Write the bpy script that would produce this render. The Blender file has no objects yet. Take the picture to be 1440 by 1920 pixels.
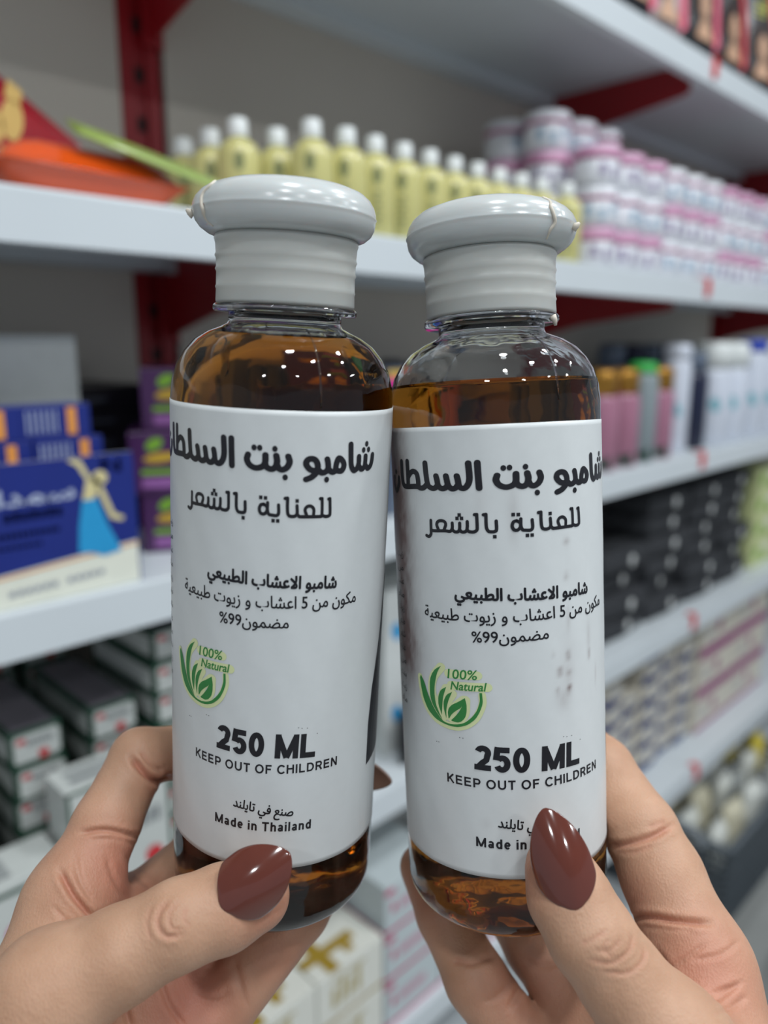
import bpy, bmesh, math, random
import numpy as np
from mathutils import Matrix, Vector
random.seed(7); rng = np.random.default_rng(7)
sc = bpy.context.scene
COL = sc.collection
# ------------------------------------------------------------------ camera, world, lights, exposure
F_PX = 1442.0; PITCH = math.radians(12.3); AZ = math.radians(45.0); DIST = 0.55
FW = np.array([math.sin(AZ)*math.cos(PITCH), math.cos(AZ)*math.cos(PITCH), -math.sin(PITCH)])
RT = np.array([math.cos(AZ), -math.sin(AZ), 0.0]); UP = np.cross(RT, FW)
EYE = np.array([0.0, -DIST, 0.0])
cam = bpy.data.cameras.new('camera'); camo = bpy.data.objects.new('camera', cam); COL.objects.link(camo)
cam.sensor_fit = 'VERTICAL'; cam.sensor_height = 36.0; cam.lens = 36.0*F_PX/1920.0
cam.clip_start = 0.01; cam.clip_end = 30
cam.dof.use_dof = True; cam.dof.focus_distance = 0.190; cam.dof.aperture_fstop = 7.0
camo.matrix_world = Matrix(((RT[0], UP[0], -FW[0], EYE[0]), (RT[1], UP[1], -FW[1], EYE[1]), (RT[2], UP[2], -FW[2], EYE[2]), (0, 0, 0, 1)))
sc.camera = camo
world = bpy.data.worlds.new('world'); sc.world = world; world.use_nodes = True
world.node_tree.nodes['Background'].inputs[0].default_value = (0.80, 0.88, 1.0, 1)
world.node_tree.nodes['Background'].inputs[1].default_value = 0.36
FLOOR_Z = -1.40; CEIL_Z = 1.35
LIGHTS = [(-0.55, -1.25), (0.35, -1.30), (1.25, -1.30), (2.2, -1.30), (-0.5, -2.3), (0.8, -2.35), (2.1, -2.3), (-1.5, -1.3), (0.1, -0.62), (1.1, -0.75)]
for i, (lx, ly) in enumerate(LIGHTS):
    ld = bpy.data.lights.new('ceiling_spot_light', 'AREA'); ld.shape = 'DISK'; ld.size = 0.16; ld.energy = 7.4
    ld.color = (0.93, 0.97, 1.0)
    lo = bpy.data.objects.new('ceiling_spot_light', ld); COL.objects.link(lo); lo.location = (lx, ly, CEIL_Z-0.03)
sc.view_settings.view_transform = 'Standard'; sc.view_settings.look = 'None'
sc.view_settings.exposure = 0.0; sc.view_settings.gamma = 1.0; sc.view_settings.use_curve_mapping = False

# ------------------------------------------------------------------ pixel helpers (1440 x 1920 frame)
def ray(x, y): return FW*F_PX + RT*(x-720) - UP*(y-960)
def AY(x, y, Y=0.0):
    v = ray(x, y); return EYE + v*((Y+DIST)/v[1])
def AZp(x, y, Z):
    v = ray(x, y); return EYE + v*(Z/v[2])
def cam2w(P):
    P = np.asarray(P, float)*0.001
    return EYE + P[..., 0:1]*RT - P[..., 1:2]*UP + P[..., 2:3]*FW
def pz(x, y, z): return np.array([(x-720)/F_PX*z, (y-960)/F_PX*z, z])

# ------------------------------------------------------------------ materials
MATS = {}
def mat(name, col, rough=0.5, noise=0.06, scale=40.0, bump=0.0, metal=0.0, coat=0.0, trans=0.0, sss=0.0, sssr=0.004, ior=1.5, emit=None, spec=0.5, alpha=1.0):
    if name in MATS: return MATS[name]
    m = bpy.data.materials.new(name); m.use_nodes = True; nt = m.node_tree; N = nt.nodes; L = nt.links
    b = N['Principled BSDF']
    tc = N.new('ShaderNodeTexCoord'); nz = N.new('ShaderNodeTexNoise'); nz.inputs['Scale'].default_value = scale; nz.inputs['Detail'].default_value = 3
    L.new(tc.outputs['Object'], nz.inputs['Vector'])
    rp = N.new('ShaderNodeValToRGB'); e = rp.color_ramp.elements
    e[0].position = 0.3; e[1].position = 0.7
    e[0].color = tuple(max(0, c*(1-noise)) for c in col)+(1,); e[1].color = tuple(min(1, c*(1+noise)) for c in col)+(1,)
    L.new(nz.outputs['Fac'], rp.inputs['Fac']); L.new(rp.outputs['Color'], b.inputs['Base Color'])
    b.inputs['Roughness'].default_value = rough; b.inputs['Metallic'].default_value = metal
    b.inputs['Coat Weight'].default_value = coat; b.inputs['Coat Roughness'].default_value = 0.08
    b.inputs['Transmission Weight'].default_value = trans; b.inputs['IOR'].default_value = ior
    b.inputs['Specular IOR Level'].default_value = spec
    if sss > 0:
        b.inputs['Subsurface Weight'].default_value = sss; b.inputs['Subsurface Radius'].default_value = (1.0, 0.7, 0.6); b.inputs['Subsurface Scale'].default_value = sssr
    if bump > 0:
        bp = N.new('ShaderNodeBump'); bp.inputs['Strength'].default_value = 1.0; bp.inputs['Distance'].default_value = bump
        L.new(nz.outputs['Fac'], bp.inputs['Height']); L.new(bp.outputs['Normal'], b.inputs['Normal'])
    MATS[name] = m; return m
def srgb(r, g, b):
    f = lambda c: (c/255/12.92) if c/255 <= 0.04045 else ((c/255+0.055)/1.055)**2.4
    return (f(r), f(g), f(b))

# ------------------------------------------------------------------ object helpers
def mesh_from(name, verts, faces, smooth=False):
    me = bpy.data.meshes.new(name); me.from_pydata([tuple(map(float, v)) for v in verts], [], [tuple(f) for f in faces]); me.update()
    if smooth: me.polygons.foreach_set('use_smooth', [True]*len(me.polygons))
    return me
def add(name, me, m=None, parent=None, loc=None, rot=None):
    if m is not None and len(me.materials) == 0: me.materials.append(m)
    o = bpy.data.objects.new(name, me); COL.objects.link(o)
    if parent is not None: o.parent = parent
    if loc is not None: o.location = tuple(float(c) for c in loc)
    if rot is not None: o.rotation_euler = rot
    return o
def empty(name, loc, rz=0.0):
    o = bpy.data.objects.new(name, None); COL.objects.link(o); o.location = tuple(float(c) for c in loc); o.rotation_euler = (0, 0, rz); o.empty_display_size = 0.02
    return o
def tag(o, label=None, cat=None, group=None, kind=None):
    if label: o['label'] = label
    if cat: o['category'] = cat
    if group: o['group'] = group
    if kind: o['kind'] = kind
    return o
def copy_tree(o, parent=None):
    c = o.copy(); COL.objects.link(c)
    if parent is not None: c.parent = parent
    for ch in o.children: copy_tree(ch, c)
    return c
def bm_box(bm, x0, x1, y0, y1, z0, z1, bevel=0.0):
    r = bmesh.ops.create_cube(bm, size=1.0)
    bmesh.ops.scale(bm, vec=(x1-x0, y1-y0, z1-z0), verts=r['verts'])
    bmesh.ops.translate(bm, vec=((x0+x1)/2, (y0+y1)/2, (z0+z1)/2), verts=r['verts'])
    if bevel > 0:
        es = list({e for v in r['verts'] for e in v.link_edges})
        bmesh.ops.bevel(bm, geom=es, offset=bevel, segments=2, affect='EDGES', profile=0.5)
def box_me(name, x0, x1, y0, y1, z0, z1, bevel=0.0):
    bm = bmesh.new(); bm_box(bm, x0, x1, y0, y1, z0, z1, bevel); me = bpy.data.meshes.new(name); bm.to_mesh(me); bm.free(); return me
def boxes_me(name, lst, bevel=0.0):
    bm = bmesh.new()
    for b in lst: bm_box(bm, *b, bevel=bevel)
    me = bpy.data.meshes.new(name); bm.to_mesh(me); bm.free(); return me
def lathe_me(name, prof, seg=48, rfun=None, smooth=True, closed=False):
    vs, fs = [], []; n = len(prof)
    for j in range(seg):
        a = 2*math.pi*j/seg
        for (r, z) in prof:
            rr = r if rfun is None else rfun(r, z, a)
            vs.append((rr*math.sin(a), -rr*math.cos(a), z))
    for j in range(seg):
        k = (j+1) % seg
        for i in range(n-1 if not closed else n):
            i2 = (i+1) % n
            fs.append((j*n+i, k*n+i, k*n+i2, j*n+i2))
    me = mesh_from(name, vs, fs, smooth)
    bm = bmesh.new(); bm.from_mesh(me); bmesh.ops.remove_doubles(bm, verts=bm.verts, dist=1e-7); bmesh.ops.recalc_face_normals(bm, faces=bm.faces); bm.to_mesh(me); bm.free()
    if smooth:
        me.polygons.foreach_set('use_smooth', [True]*len(me.polygons))
    return me
def catmull(P, n=8):
    P = [np.array(p, float) for p in P]
    if len(P) < 3: return [P[0]+(P[-1]-P[0])*t for t in np.linspace(0, 1, n+1)]
    Q = [2*P[0]-P[1]]+P+[2*P[-1]-P[-2]]; out = []
    for i in range(1, len(Q)-2):
        for t in np.linspace(0, 1, n, endpoint=False):
            out.append(0.5*((2*Q[i])+(-Q[i-1]+Q[i+1])*t+(2*Q[i-1]-5*Q[i]+4*Q[i+1]-Q[i+2])*t*t+(-Q[i-1]+3*Q[i]-3*Q[i+1]+Q[i+2])*t**3))
    out.append(P[-1]); return out
def tube_me(name, pts, r, seg=8):
    pts = [Vector(p) for p in pts]; vs, fs = [], []
    for i, p in enumerate(pts):
        d = (pts[min(i+1, len(pts)-1)]-pts[max(i-1, 0)]).normalized()
        a = d.orthogonal().normalized() if i == 0 else (a-d*a.dot(d)).normalized()
        b = d.cross(a); rr = r[i] if isinstance(r, (list, tuple)) else r
        for k in range(seg):
            t = 2*math.pi*k/seg; vs.append(p+a*math.cos(t)*rr+b*math.sin(t)*rr)
    for i in range(len(pts)-1):
        for k in range(seg):
            k2 = (k+1) % seg; fs.append((i*seg+k, i*seg+k2, (i+1)*seg+k2, (i+1)*seg+k))
    fs.append(tuple(range(seg))[::-1]); fs.append(tuple((len(pts)-1)*seg+k for k in range(seg)))
    return mesh_from(name, vs, fs, True)

# ------------------------------------------------------------------ Arabic shaping for the built-in font
AR = {'ا': (0xFE8D, 0xFE8E, 0, 0), 'ب': (0xFE8F, 0xFE90, 0xFE91, 0xFE92), 'ت': (0xFE95, 0xFE96, 0xFE97, 0xFE98), 'ة': (0xFE93, 0xFE94, 0, 0),
      'د': (0xFEA9, 0xFEAA, 0, 0), 'ر': (0xFEAD, 0xFEAE, 0, 0), 'ز': (0xFEAF, 0xFEB0, 0, 0), 'س': (0xFEB1, 0xFEB2, 0xFEB3, 0xFEB4),
      'ش': (0xFEB5, 0xFEB6, 0xFEB7, 0xFEB8), 'ص': (0xFEB9, 0xFEBA, 0xFEBB, 0xFEBC), 'ض': (0xFEBD, 0xFEBE, 0xFEBF, 0xFEC0),
      'ط': (0xFEC1, 0xFEC2, 0xFEC3, 0xFEC4), 'ع': (0xFEC9, 0xFECA, 0xFECB, 0xFECC), 'ف': (0xFED1, 0xFED2, 0xFED3, 0xFED4),
      'ك': (0xFED9, 0xFEDA, 0xFEDB, 0xFEDC), 'ل': (0xFEDD, 0xFEDE, 0xFEDF, 0xFEE0), 'م': (0xFEE1, 0xFEE2, 0xFEE3, 0xFEE4),
      'ن': (0xFEE5, 0xFEE6, 0xFEE7, 0xFEE8), 'و': (0xFEED, 0xFEEE, 0, 0), 'ي': (0xFEF1, 0xFEF2, 0xFEF3, 0xFEF4)}
def shape(s):
    out = []; i = 0
    joins = lambda c: c in AR and AR[c][2] != 0
    while i < len(s):
        c = s[i]; prev = i > 0 and joins(s[i-1])
        if c == 'ل' and i+1 < len(s) and s[i+1] == 'ا':
            out.append(chr(0xFEFC if prev else 0xFEFB)); i += 2; continue
        if c in AR:
            nxt = i+1 < len(s) and s[i+1] in AR and AR[c][2] != 0
            a = AR[c]; code = a[3] if (prev and nxt) else a[2] if nxt else a[1] if prev else a[0]
            out.append(chr(code or a[0]))
        else: out.append(c)
        i += 1
    return ''.join(reversed(out))
TXT = {}
def text_geo(body, bold=0.0, shear=0.0, spacing=1.0):
    """triangles of a line of text: unit-size glyphs"""
    key = (body, bold, shear, spacing)
    if key in TXT: return TXT[key]
    c = bpy.data.curves.new('text', 'FONT'); c.body = body; c.offset = bold; c.shear = shear; c.space_character = spacing; c.resolution_u = 3
    o = bpy.data.objects.new('text', c); COL.objects.link(o); bpy.context.view_layer.update()
    me = bpy.data.meshes.new_from_object(o.evaluated_get(bpy.context.evaluated_depsgraph_get()))
    bm = bmesh.new(); bm.from_mesh(me); bmesh.ops.triangulate(bm, faces=bm.faces)
    V = np.array([v.co[:2] for v in bm.verts]); Fc = [tuple(v.index for v in f.verts) for f in bm.faces]; bm.free()
    bpy.data.objects.remove(o); bpy.data.curves.remove(c); bpy.data.meshes.remove(me)
    TXT[key] = (V, Fc); return TXT[key]

# ==================================================================  THE SETTING
M_white = mat('white_shelf_paint', srgb(208, 215, 219), 0.38, 0.02, 6)
M_red = mat('red_shelf_paint', srgb(146, 14, 24), 0.42, 0.05, 8)
M_wall = mat('grey_beige_panel', srgb(204, 196, 184), 0.7, 0.06, 2.5)
M_floor = mat('grey_floor_tile', srgb(184, 186, 183), 0.35, 0.06, 3)
M_ceil = mat('ceiling_paint', srgb(215, 218, 220), 0.9, 0.02, 3)
M_dark = mat('slot_black', srgb(25, 12, 12), 0.7)
X0, X1 = -1.2, 4.4
PANEL_Y = 0.326
tag(add('floor', box_me('floor', -4, 6, -5, 1.2, FLOOR_Z-0.1, FLOOR_Z), M_floor), kind='structure')
tag(add('ceiling', box_me('ceiling', -4, 6, -5, 1.2, CEIL_Z, CEIL_Z+0.1), M_ceil), kind='structure')
wb = tag(add('wall_back', box_me('wall_back', X0, X1, PANEL_Y+0.003, PANEL_Y+0.06, FLOOR_Z, CEIL_Z), M_wall), kind='structure')
# pressed back panels of the shelving, one per bay and height
JX = [-0.34, 0.465, 1.25, 2.05, 2.85, 3.65]; UX = [-0.34, 0.468, 1.235, 2.05, 2.85, 3.65]
for i in range(len(JX)-1):
    for zz0, zz1 in ((-1.38, -0.83), (-0.828, -0.2), (-0.198, 0.43), (0.432, 1.0)):
        add('back_panel', box_me('back_panel', UX[i]+0.0255, UX[i+1]-0.0290, 0.289, 0.2975, zz0, zz1, 0.001), M_wall, wb)
SHELF = {'T': (0.418, 0.0), 'A': (0.102, 0.0), 'B': (-0.185, 0.0), 'C': (-0.49, 0.0), 'D': (-0.80, -0.02), 'E': (-1.17, -0.07)}
JOINT = {'T': 1.250, 'A': 1.285, 'B': 1.325, 'C': 1.350, 'D': 1.375, 'E': 1.40}
ORD = {'T': 'highest', 'A': 'second highest', 'B': 'third from the top', 'C': 'fourth from the top', 'D': 'fifth from the top', 'E': 'lowest'}
def shelf(x0, x1, z, yf, label, lip=0.036, depth=0.29):
    yb = 0.288
    prof = [(yf, 0), (yf-0.001, -0.002), (yf-0.001, -lip), (yf+0.014, -lip), (yf+0.014, -lip+0.0015), (yf+0.0015, -lip+0.0015), (yf+0.0015, -0.004),
            (yb-0.03, -0.004), (yb-0.028, -0.020), (yb, -0.022), (yb, 0)]
    vs, fs = [], []; n = len(prof)
    for x in (x0+0.0006, x1-0.0006):
        for (y, zz) in prof: vs.append((x, y, z+zz))
    for i in range(n):
        j = (i+1) % n; fs.append((i, i+n, j+n, j))
    fs.append(tuple(range(n))); fs.append(tuple(range(2*n-1, n-1, -1)))
    me = mesh_from('shelf_board', vs, fs)
    bm = bmesh.new(); bm.from_mesh(me); bmesh.ops.recalc_face_normals(bm, faces=bm.faces); bm.to_mesh(me); bm.free()
    return tag(add('shelf', me, M_white), label, 'shelf')
for k, (z, yf) in SHELF.items():
    xs = [JX[0], 0.465, JOINT[k], 2.05, 2.85, 3.65]
    side = ['leftmost bay', 'bay behind the two bottles', 'first bay right of the clips', 'second bay right of the clips', 'farthest right bay']
    for i in range(5):
        shelf(xs[i], xs[i+1], z, yf, 'white %s shelf of the shelving, %s' % (ORD[k], side[i]))
SLOT = box_me('slot', -0.0055, 0.0055, 0.0034, 0.0045, 0, 0.016)
def upright(x, label):
    r = empty('shelf_upright', (x, 0.29, FLOOR_Z)); tag(r, label, 'shelf post', 'red slotted uprights of the shelving')
    H = CEIL_Z-FLOOR_Z-0.02
    add('post', boxes_me('post', [(-0.024, 0.024, 0.008, 0.036, 0, H), (-0.024, -0.007, 0.0, 0.008, 0, H), (0.007, 0.024, 0.0, 0.008, 0, H), (-0.007, 0.007, 0.004, 0.008, 0, H)], 0.0006), M_red, r)
    z = 0.03
    while z < H-0.03:
        add('slot', SLOT, M_dark, r, (0, 0, z)); z += 0.05
    return r
upright(0.464, 'red slotted metal upright left of the yellow bottles')
upright(1.235, 'red slotted metal upright behind the stacked white jars')
upright(2.05, 'red slotted metal upright far right behind the jars')
upright(2.85, 'farthest red slotted metal upright at the right')
def bracket(x, z, yf, label, deep=0.075):
    y1 = 0.288; t = 0.0016
    pr = [(yf+0.02, -0.0365), (yf+0.02, -0.046), (yf+0.03, -0.05), (y1-0.10, -deep*0.8-0.03), (y1-0.02, -deep-0.04), (y1, -deep-0.05), (y1, -0.024), (y1-0.03, -0.024), (y1-0.03, -0.0065), (yf+0.02, -0.0065)]
    vs = [(sx*t, y, zz) for sx in (-1, 1) for (y, zz) in pr]; n = len(pr)
    fs = [(i, i+n, (i+1) % n+n, (i+1) % n) for i in range(n)]+[tuple(range(n)), tuple(range(2*n-1, n-1, -1))]
    me = mesh_from('bracket', vs, fs); bm = bmesh.new(); bm.from_mesh(me); bmesh.ops.triangulate(bm, faces=bm.faces); bmesh.ops.recalc_face_normals(bm, faces=bm.faces); bm.to_mesh(me); bm.free()
    o = add('shelf_bracket', me, M_red, None, (x, 0, z)); tag(o, label, 'bracket', 'red shelf brackets')
    fl = add('bracket_flange', boxes_me('bracket_flange', [(-0.012, 0.012, y1-0.006, y1, -deep-0.05, -0.026)]), M_red, o)
for k, (z, yf) in SHELF.items():
    if k == 'E': continue
    for j, x in enumerate((0.478, 1.222, 2.06, 2.86)):
        bracket(x, z, yf, 'red tapered bracket under the %s shelf, %s' % (ORD[k], ['near the left upright', 'at the centre upright', 'first right of centre', 'farthest one'][j]), 0.052 if k == 'T' else 0.05)
M_clip = mat('red_clip_plastic', srgb(214, 30, 34), 0.35)
for k in 'TABCD':
    z, yf = SHELF[k]
    x = {'T': 1.252, 'A': 1.294, 'B': 1.333, 'C': 1.358, 'D': 1.385}[k]
    bm = bmesh.new(); bm_box(bm, -0.007, 0.007, -0.0035, 0.0, -0.026, 0.0, 0.001); bm_box(bm, -0.007, 0.007, -0.0035, 0.012, 0.0005, 0.003, 0.0006)
    bm_box(bm, -0.003, 0.003, -0.006, -0.0035, -0.02, -0.006, 0.001)
    me = bpy.data.meshes.new('clip'); bm.to_mesh(me); bm.free()
    tag(add('shelf_clip', me, M_clip, None, (x, yf-0.0012, z)), 'small red clip on the front lip of the %s shelf' % ORD[k], 'clip')
# ==================================================================  THE TWO BOTTLES
RB = 27.5
BOT = {'left': dict(p=np.array([-30.901, 82.289, 217.089]), d=np.array([0.051, -1, -0.214]), lab0=22.5, H=112.8, tilt=1.2),
       'right': dict(p=np.array([34.232, 87.614, 217.511]), d=np.array([-0.045, -1, -0.114]), lab0=19.0, H=112.0, tilt=0.0)}
for k, b in BOT.items():
    d = b['d']/np.linalg.norm(b['d']); fr = np.array([0, 0, -1.0]); fr -= d*(fr@d); fr /= np.linalg.norm(fr)
    rt = np.cross(fr, d); rt = rt if rt[0] > 0 else -rt
    b.update(d=d, fr=fr, rt=rt, base=b['p']-d*b['lab0'])
    W = lambda v: np.array([v[0]*RT[i]-v[1]*UP[i]+v[2]*FW[i] for i in range(3)])
    xw, yw, zw, o = W(rt), W(-fr), W(d), cam2w(b['base'])
    b['M'] = Matrix(((xw[0], yw[0], zw[0], o[0]), (xw[1], yw[1], zw[1], o[1]), (xw[2], yw[2], zw[2], o[2]), (0, 0, 0, 1)))
def px2uh(k, x, y):
    """pixel of the photograph -> (arc length u, height h above the label's lower edge), mm on the label"""
    b = BOT[k]; r = np.array([(x-720)/F_PX, (y-960)/F_PX, 1.0]); o = -b['p']
    A = np.array([r@b['rt'], r@b['fr']]); B = np.array([o@b['rt'], o@b['fr']])
    a = A@A; bb = 2*A@B; c = B@B-(RB+0.2)**2; disc = max(bb*bb-4*a*c, 0); t = (-bb-math.sqrt(disc))/(2*a)
    q = r*t+o; return np.array([RB*math.atan2(q@b['rt'], q@b['fr']), q@b['d']])
# affine map of the print from the right label to the left one (the left sticker sits slightly turned)
LPTS = [((612.4, 899), (1075.8, 916.3)), ((411.5, 1168), (885, 1205)), ((541, 1183), (1029, 1197)), ((398, 1215), (857, 1263)), ((427, 1263), (914, 1290)),
        ((428.4, 851.5), (896.2, 891.2)), ((356.5, 951), (803.7, 1006)), ((617.8, 951), (1086, 976)), ((628.5, 1424.5), (1114, 1435)), ((402.4, 1531), (897, 1577)), ((416, 1378.6), (903, 1421.5)), ((576.5, 1400), (1073, 1411))]
A_ = np.array([px2uh('left', *a) for a, c in LPTS]); B_ = np.array([px2uh('right', *c) for a, c in LPTS])
AFF = np.linalg.lstsq(np.c_[B_, np.ones(len(B_))], A_, rcond=None)[0].T      # 2 x 3
print('AFF', AFF.round(3).tolist(), 'RES', (np.c_[B_, np.ones(len(B_))]@AFF.T-A_).round(2).tolist())
AFI = np.linalg.inv(AFF[:, :2])
def R_(x, y): return px2uh('right', x, y)
def L_(x, y): return AFI@(px2uh('left', x, y)-AFF[:, 2])
# ---- print collected as 2-D triangles in label space (u, h)
class Print:
    def __init__(s): s.v = []; s.f = []
    def tri(s, V, Fc):
        b = len(s.v); s.v += [tuple(q) for q in V]; s.f += [tuple(i+b for i in f) for f in Fc]
    def stroke(s, pts, wx, wy, n=7, cap=True):
        P = [p/np.array([wx, wy]) for p in catmull(pts, n)]
        V = []; Fc = []
        for i, p in enumerate(P):
            d = P[min(i+1, len(P)-1)]-P[max(i-1, 0)]; d = d/(np.linalg.norm(d)+1e-9); nn = np.array([-d[1], d[0]])*0.5
            V += [(p+nn)*[wx, wy], (p-nn)*[wx, wy]]
            if i: Fc.append((2*i-2, 2*i-1, 2*i+1, 2*i))
        s.tri(V, Fc)
        for p in ((P[0], P[-1]) if cap else ()):
            s.dot(p*[wx, wy], wx, wy)
    def dot(s, c, wx, wy, n=14, sq=False):
        if sq: V = [np.array(c)+np.array([a*wx/2, b*wy/2]) for a, b in ((-1, -1), (1, -1), (1, 1), (-1, 1))]
        else: V = [np.array(c)+np.array([math.cos(t)*wx/2, math.sin(t)*wy/2]) for t in np.linspace(0, 2*math.pi, n, endpoint=False)]
        s.tri(V, [tuple(range(len(V)))])
    def poly(s, pts, smooth=0):
        s.tri(pts, [tuple(range(len(pts)))])
    def text(s, body, a, c, cap, bold=0.0, shear=0.0, spacing=1.0, ref=None, fat=0.0):
        V, Fc = text_geo(body, bold, shear, spacing)
        x0, x1 = V[:, 0].min(), V[:, 0].max(); d = c-a; L = np.linalg.norm(d); e = d/L; n = np.array([-e[1], e[0]])
        for ox, oy in ([(0, 0)] if not fat else [(0, 0)]+[(fat*math.cos(t), fat*math.sin(t)) for t in np.linspace(0, 2*math.pi, 8, endpoint=False)]):
            s.tri([a+e*((v[0]-x0)/(x1-x0)*L+ox)+n*(v[1]*cap/(0.73 if ref is None else ref)+oy) for v in V], Fc)
    def build(s, name, m, parent, R, af, z0, off, maxlen=1.6):
        bm = bmesh.new(); vs = [bm.verts.new((v[0], v[1], 0)) for v in s.v]
        for f in s.f:
            if len(set(f)) > 2:
                try: bm.faces.new([vs[i] for i in f])
                except ValueError: pass
        bmesh.ops.triangulate(bm, faces=bm.faces)
        for _ in range(3):
            es = [e for e in bm.edges if e.calc_length() > maxlen]
            if not es: break
            bmesh.ops.subdivide_edges(bm, edges=es, cuts=1); bmesh.ops.triangulate(bm, faces=[f for f in bm.faces if len(f.verts) > 3])
        for v in bm.verts:
            u, h = v.co.x, v.co.y; hh = af[1][0]*u+af[1][1]*h+af[1][2]; th = (af[0][0]*u+af[0][1]*h+af[0][2])/RB
            rr = (R+off)*0.001
            v.co = (rr*math.sin(th), -rr*math.cos(th), (hh+z0)*0.001)
        for f in bm.faces:
            f.normal_update()
            c = f.calc_center_median()
            if f.normal.x*c.x+f.normal.y*c.y < 0: f.normal_flip()
        me = bpy.data.meshes.new(name); bm.to_mesh(me); bm.free()
        return add(name, me, m, parent)
# ---- grotesque capitals drawn as strokes: segments ('s') and arcs ('a')
def latin(ch, w):
    s = w/2; X = 0.74
    A = lambda cx, cy, rx, ry, a0, a1, n=20: ('a', [(cx+rx*math.cos(math.radians(t)), cy+ry*math.sin(math.radians(t))) for t in np.linspace(a0, a1, n)])
    S = lambda *p: ('s', list(p)); V = lambda x, y0=0, y1=1: S((x, y0), (x, y1)); Hh = lambda y, x0, x1: S((x0, y), (x1, y))
    if ch == ' ': return 0.34, []
    if ch == 'L': return 0.66, [V(s), Hh(s, 0, 0.64)]
    if ch == 'E': return 0.72, [V(s), Hh(s, 0, 0.69), Hh(0.52, 0, 0.64), Hh(1-s, 0, 0.67)]
    if ch == 'F': return 0.66, [V(s), Hh(0.5, 0, 0.56), Hh(1-s, 0, 0.63)]
    if ch == 'T': return 0.70, [V(0.35), Hh(1-s, 0, 0.70)]
    if ch == 'H': return 0.78, [V(s), V(0.78-s), Hh(0.54, 0, 0.78)]
    if ch == 'I': return w, [V(s)]
    if ch == 'K': return 0.78, [V(s), S((0.70, 1), (s, 0.33)), S((0.27, 0.60), (0.72, 0))]
    if ch == 'M': return 0.94, [V(s), V(0.94-s), S((s*0.9, 0.96), (0.47, 0.04)), S((0.94-s*0.9, 0.96), (0.47, 0.04)), V(s, 0.5, 1), V(0.94-s, 0.5, 1)]
    if ch == 'N': return 0.78, [V(s), V(0.78-s), S((s, 0.97), (0.78-s, 0.03))]
    if ch == 'O': return 0.92, [A(0.46, 0.5, 0.46-s, 0.52-s, 0, 360, 40)]
    if ch == '0': return 0.62, [A(0.31, 0.5, 0.31-s, 0.51-s, 0, 360, 36)]
    if ch == 'C': return 0.82, [A(0.46, 0.5, 0.46-s, 0.52-s, 38, 322, 36)]
    if ch == 'U': return 0.78, [V(s, 0.36, 1), V(0.78-s, 0.36, 1), A(0.39, 0.38, 0.39-s, 0.40-s, 180, 360)]
    if ch == 'P': return 0.72, [V(s), Hh(1-s, 0, 0.42), Hh(0.43, 0, 0.42), A(0.42, (1-s+0.43)/2, 0.30-s, (1-s-0.43)/2, -90, 90)]
    if ch == 'R': return 0.78, [V(s), Hh(1-s, 0, 0.44), Hh(0.46, 0, 0.44), A(0.44, (1-s+0.46)/2, 0.30-s, (1-s-0.46)/2, -90, 90), S((0.42, 0.46), (0.71, 0))]
    if ch == 'D': return 0.80, [V(s), Hh(1-s, 0, 0.34), Hh(s, 0, 0.34), A(0.34, 0.5, 0.46-s, 0.5-s, -90, 90, 26)]
    if ch == '2': return 0.62, [('a', A(0.31, 0.71, 0.30-s, 0.30-s, 165, -30, 22)[1]+[(0.44, 0.44), (0.30, 0.31), (0.16, s*1.2), (s*0.9, s*0.5)]), Hh(s, 0, 0.61)]
    if ch == '5': return 0.62, [Hh(1-s, 0.10, 0.57), S((0.15, 1), (0.09, 0.47)), A(0.31, 0.33, 0.30-s, 0.35-s, 140, -155, 30)]
    if ch == 'l': return w, [V(s)]
    if ch == 'i': return w, [V(s, 0, X), V(s, 0.86, 1)]
    if ch == 'n': return 0.56, [V(s, 0, X), A(0.29, X-0.27, 0.27-s, 0.27-s, 165, 0), V(0.56-s, 0, X-0.27)]
    if ch == 'h': return 0.56, [V(s, 0, 1), A(0.29, X-0.27, 0.27-s, 0.27-s, 165, 0), V(0.56-s, 0, X-0.27)]
    if ch == 'd': return 0.58, [V(0.58-s, 0, 1), A(0.30, X/2, 0.29-s, X/2-s+0.01, 0, 360, 30)]
    if ch == 'e': return 0.57, [A(0.285, X/2, 0.285-s, X/2-s+0.01, 0, 315, 30), Hh(X/2, s, 0.57-s*0.7)]
    if ch == 'a': return 0.55, [A(0.25, 0.22, 0.24-s, 0.23-s, 0, 360, 26), V(0.53-s, 0.02, 0.5), A(0.275, X-0.24, 0.255-s, 0.25-s, 160, 0)]
    return 0.5, []
def latin_line(P, body, a, c, cap, w, gap=0.16, wmin=None):
    """stroke lettering from a to c (label space) with cap height cap and stroke width w (fraction of cap)"""
    x = 0; items = []
    for ch in body:
        adv, st = latin(ch, w); items.append((x, st)); x += adv+(gap if ch != ' ' else 0.02)
    L = x-gap; d = c-a; k = np.linalg.norm(d)/L; e = d/np.linalg.norm(d); n = np.array([-e[1], e[0]])
    for x0, st in items:
        for kind, pts in st:
            Q = [np.array([(p[0]+x0), p[1]]) for p in pts]; V = []; Fc = []
            for i, p in enumerate(Q):
                dd = Q[min(i+1, len(Q)-1)]-Q[max(i-1, 0)]; dd = dd/(np.linalg.norm(dd)+1e-9)
                if kind == 'a' and np.linalg.norm(Q[0]-Q[-1]) < 1e-6 and i in (0, len(Q)-1): dd = Q[1]-Q[-2]; dd = dd/np.linalg.norm(dd)
                nn = np.array([-dd[1], dd[0]])*w/2
                for q in (p+nn, p-nn): V.append(a+e*(q[0]*k)+n*(q[1]*cap))
                if i: Fc.append((2*i-2, 2*i-1, 2*i+1, 2*i))
            P.tri(V, Fc)
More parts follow.
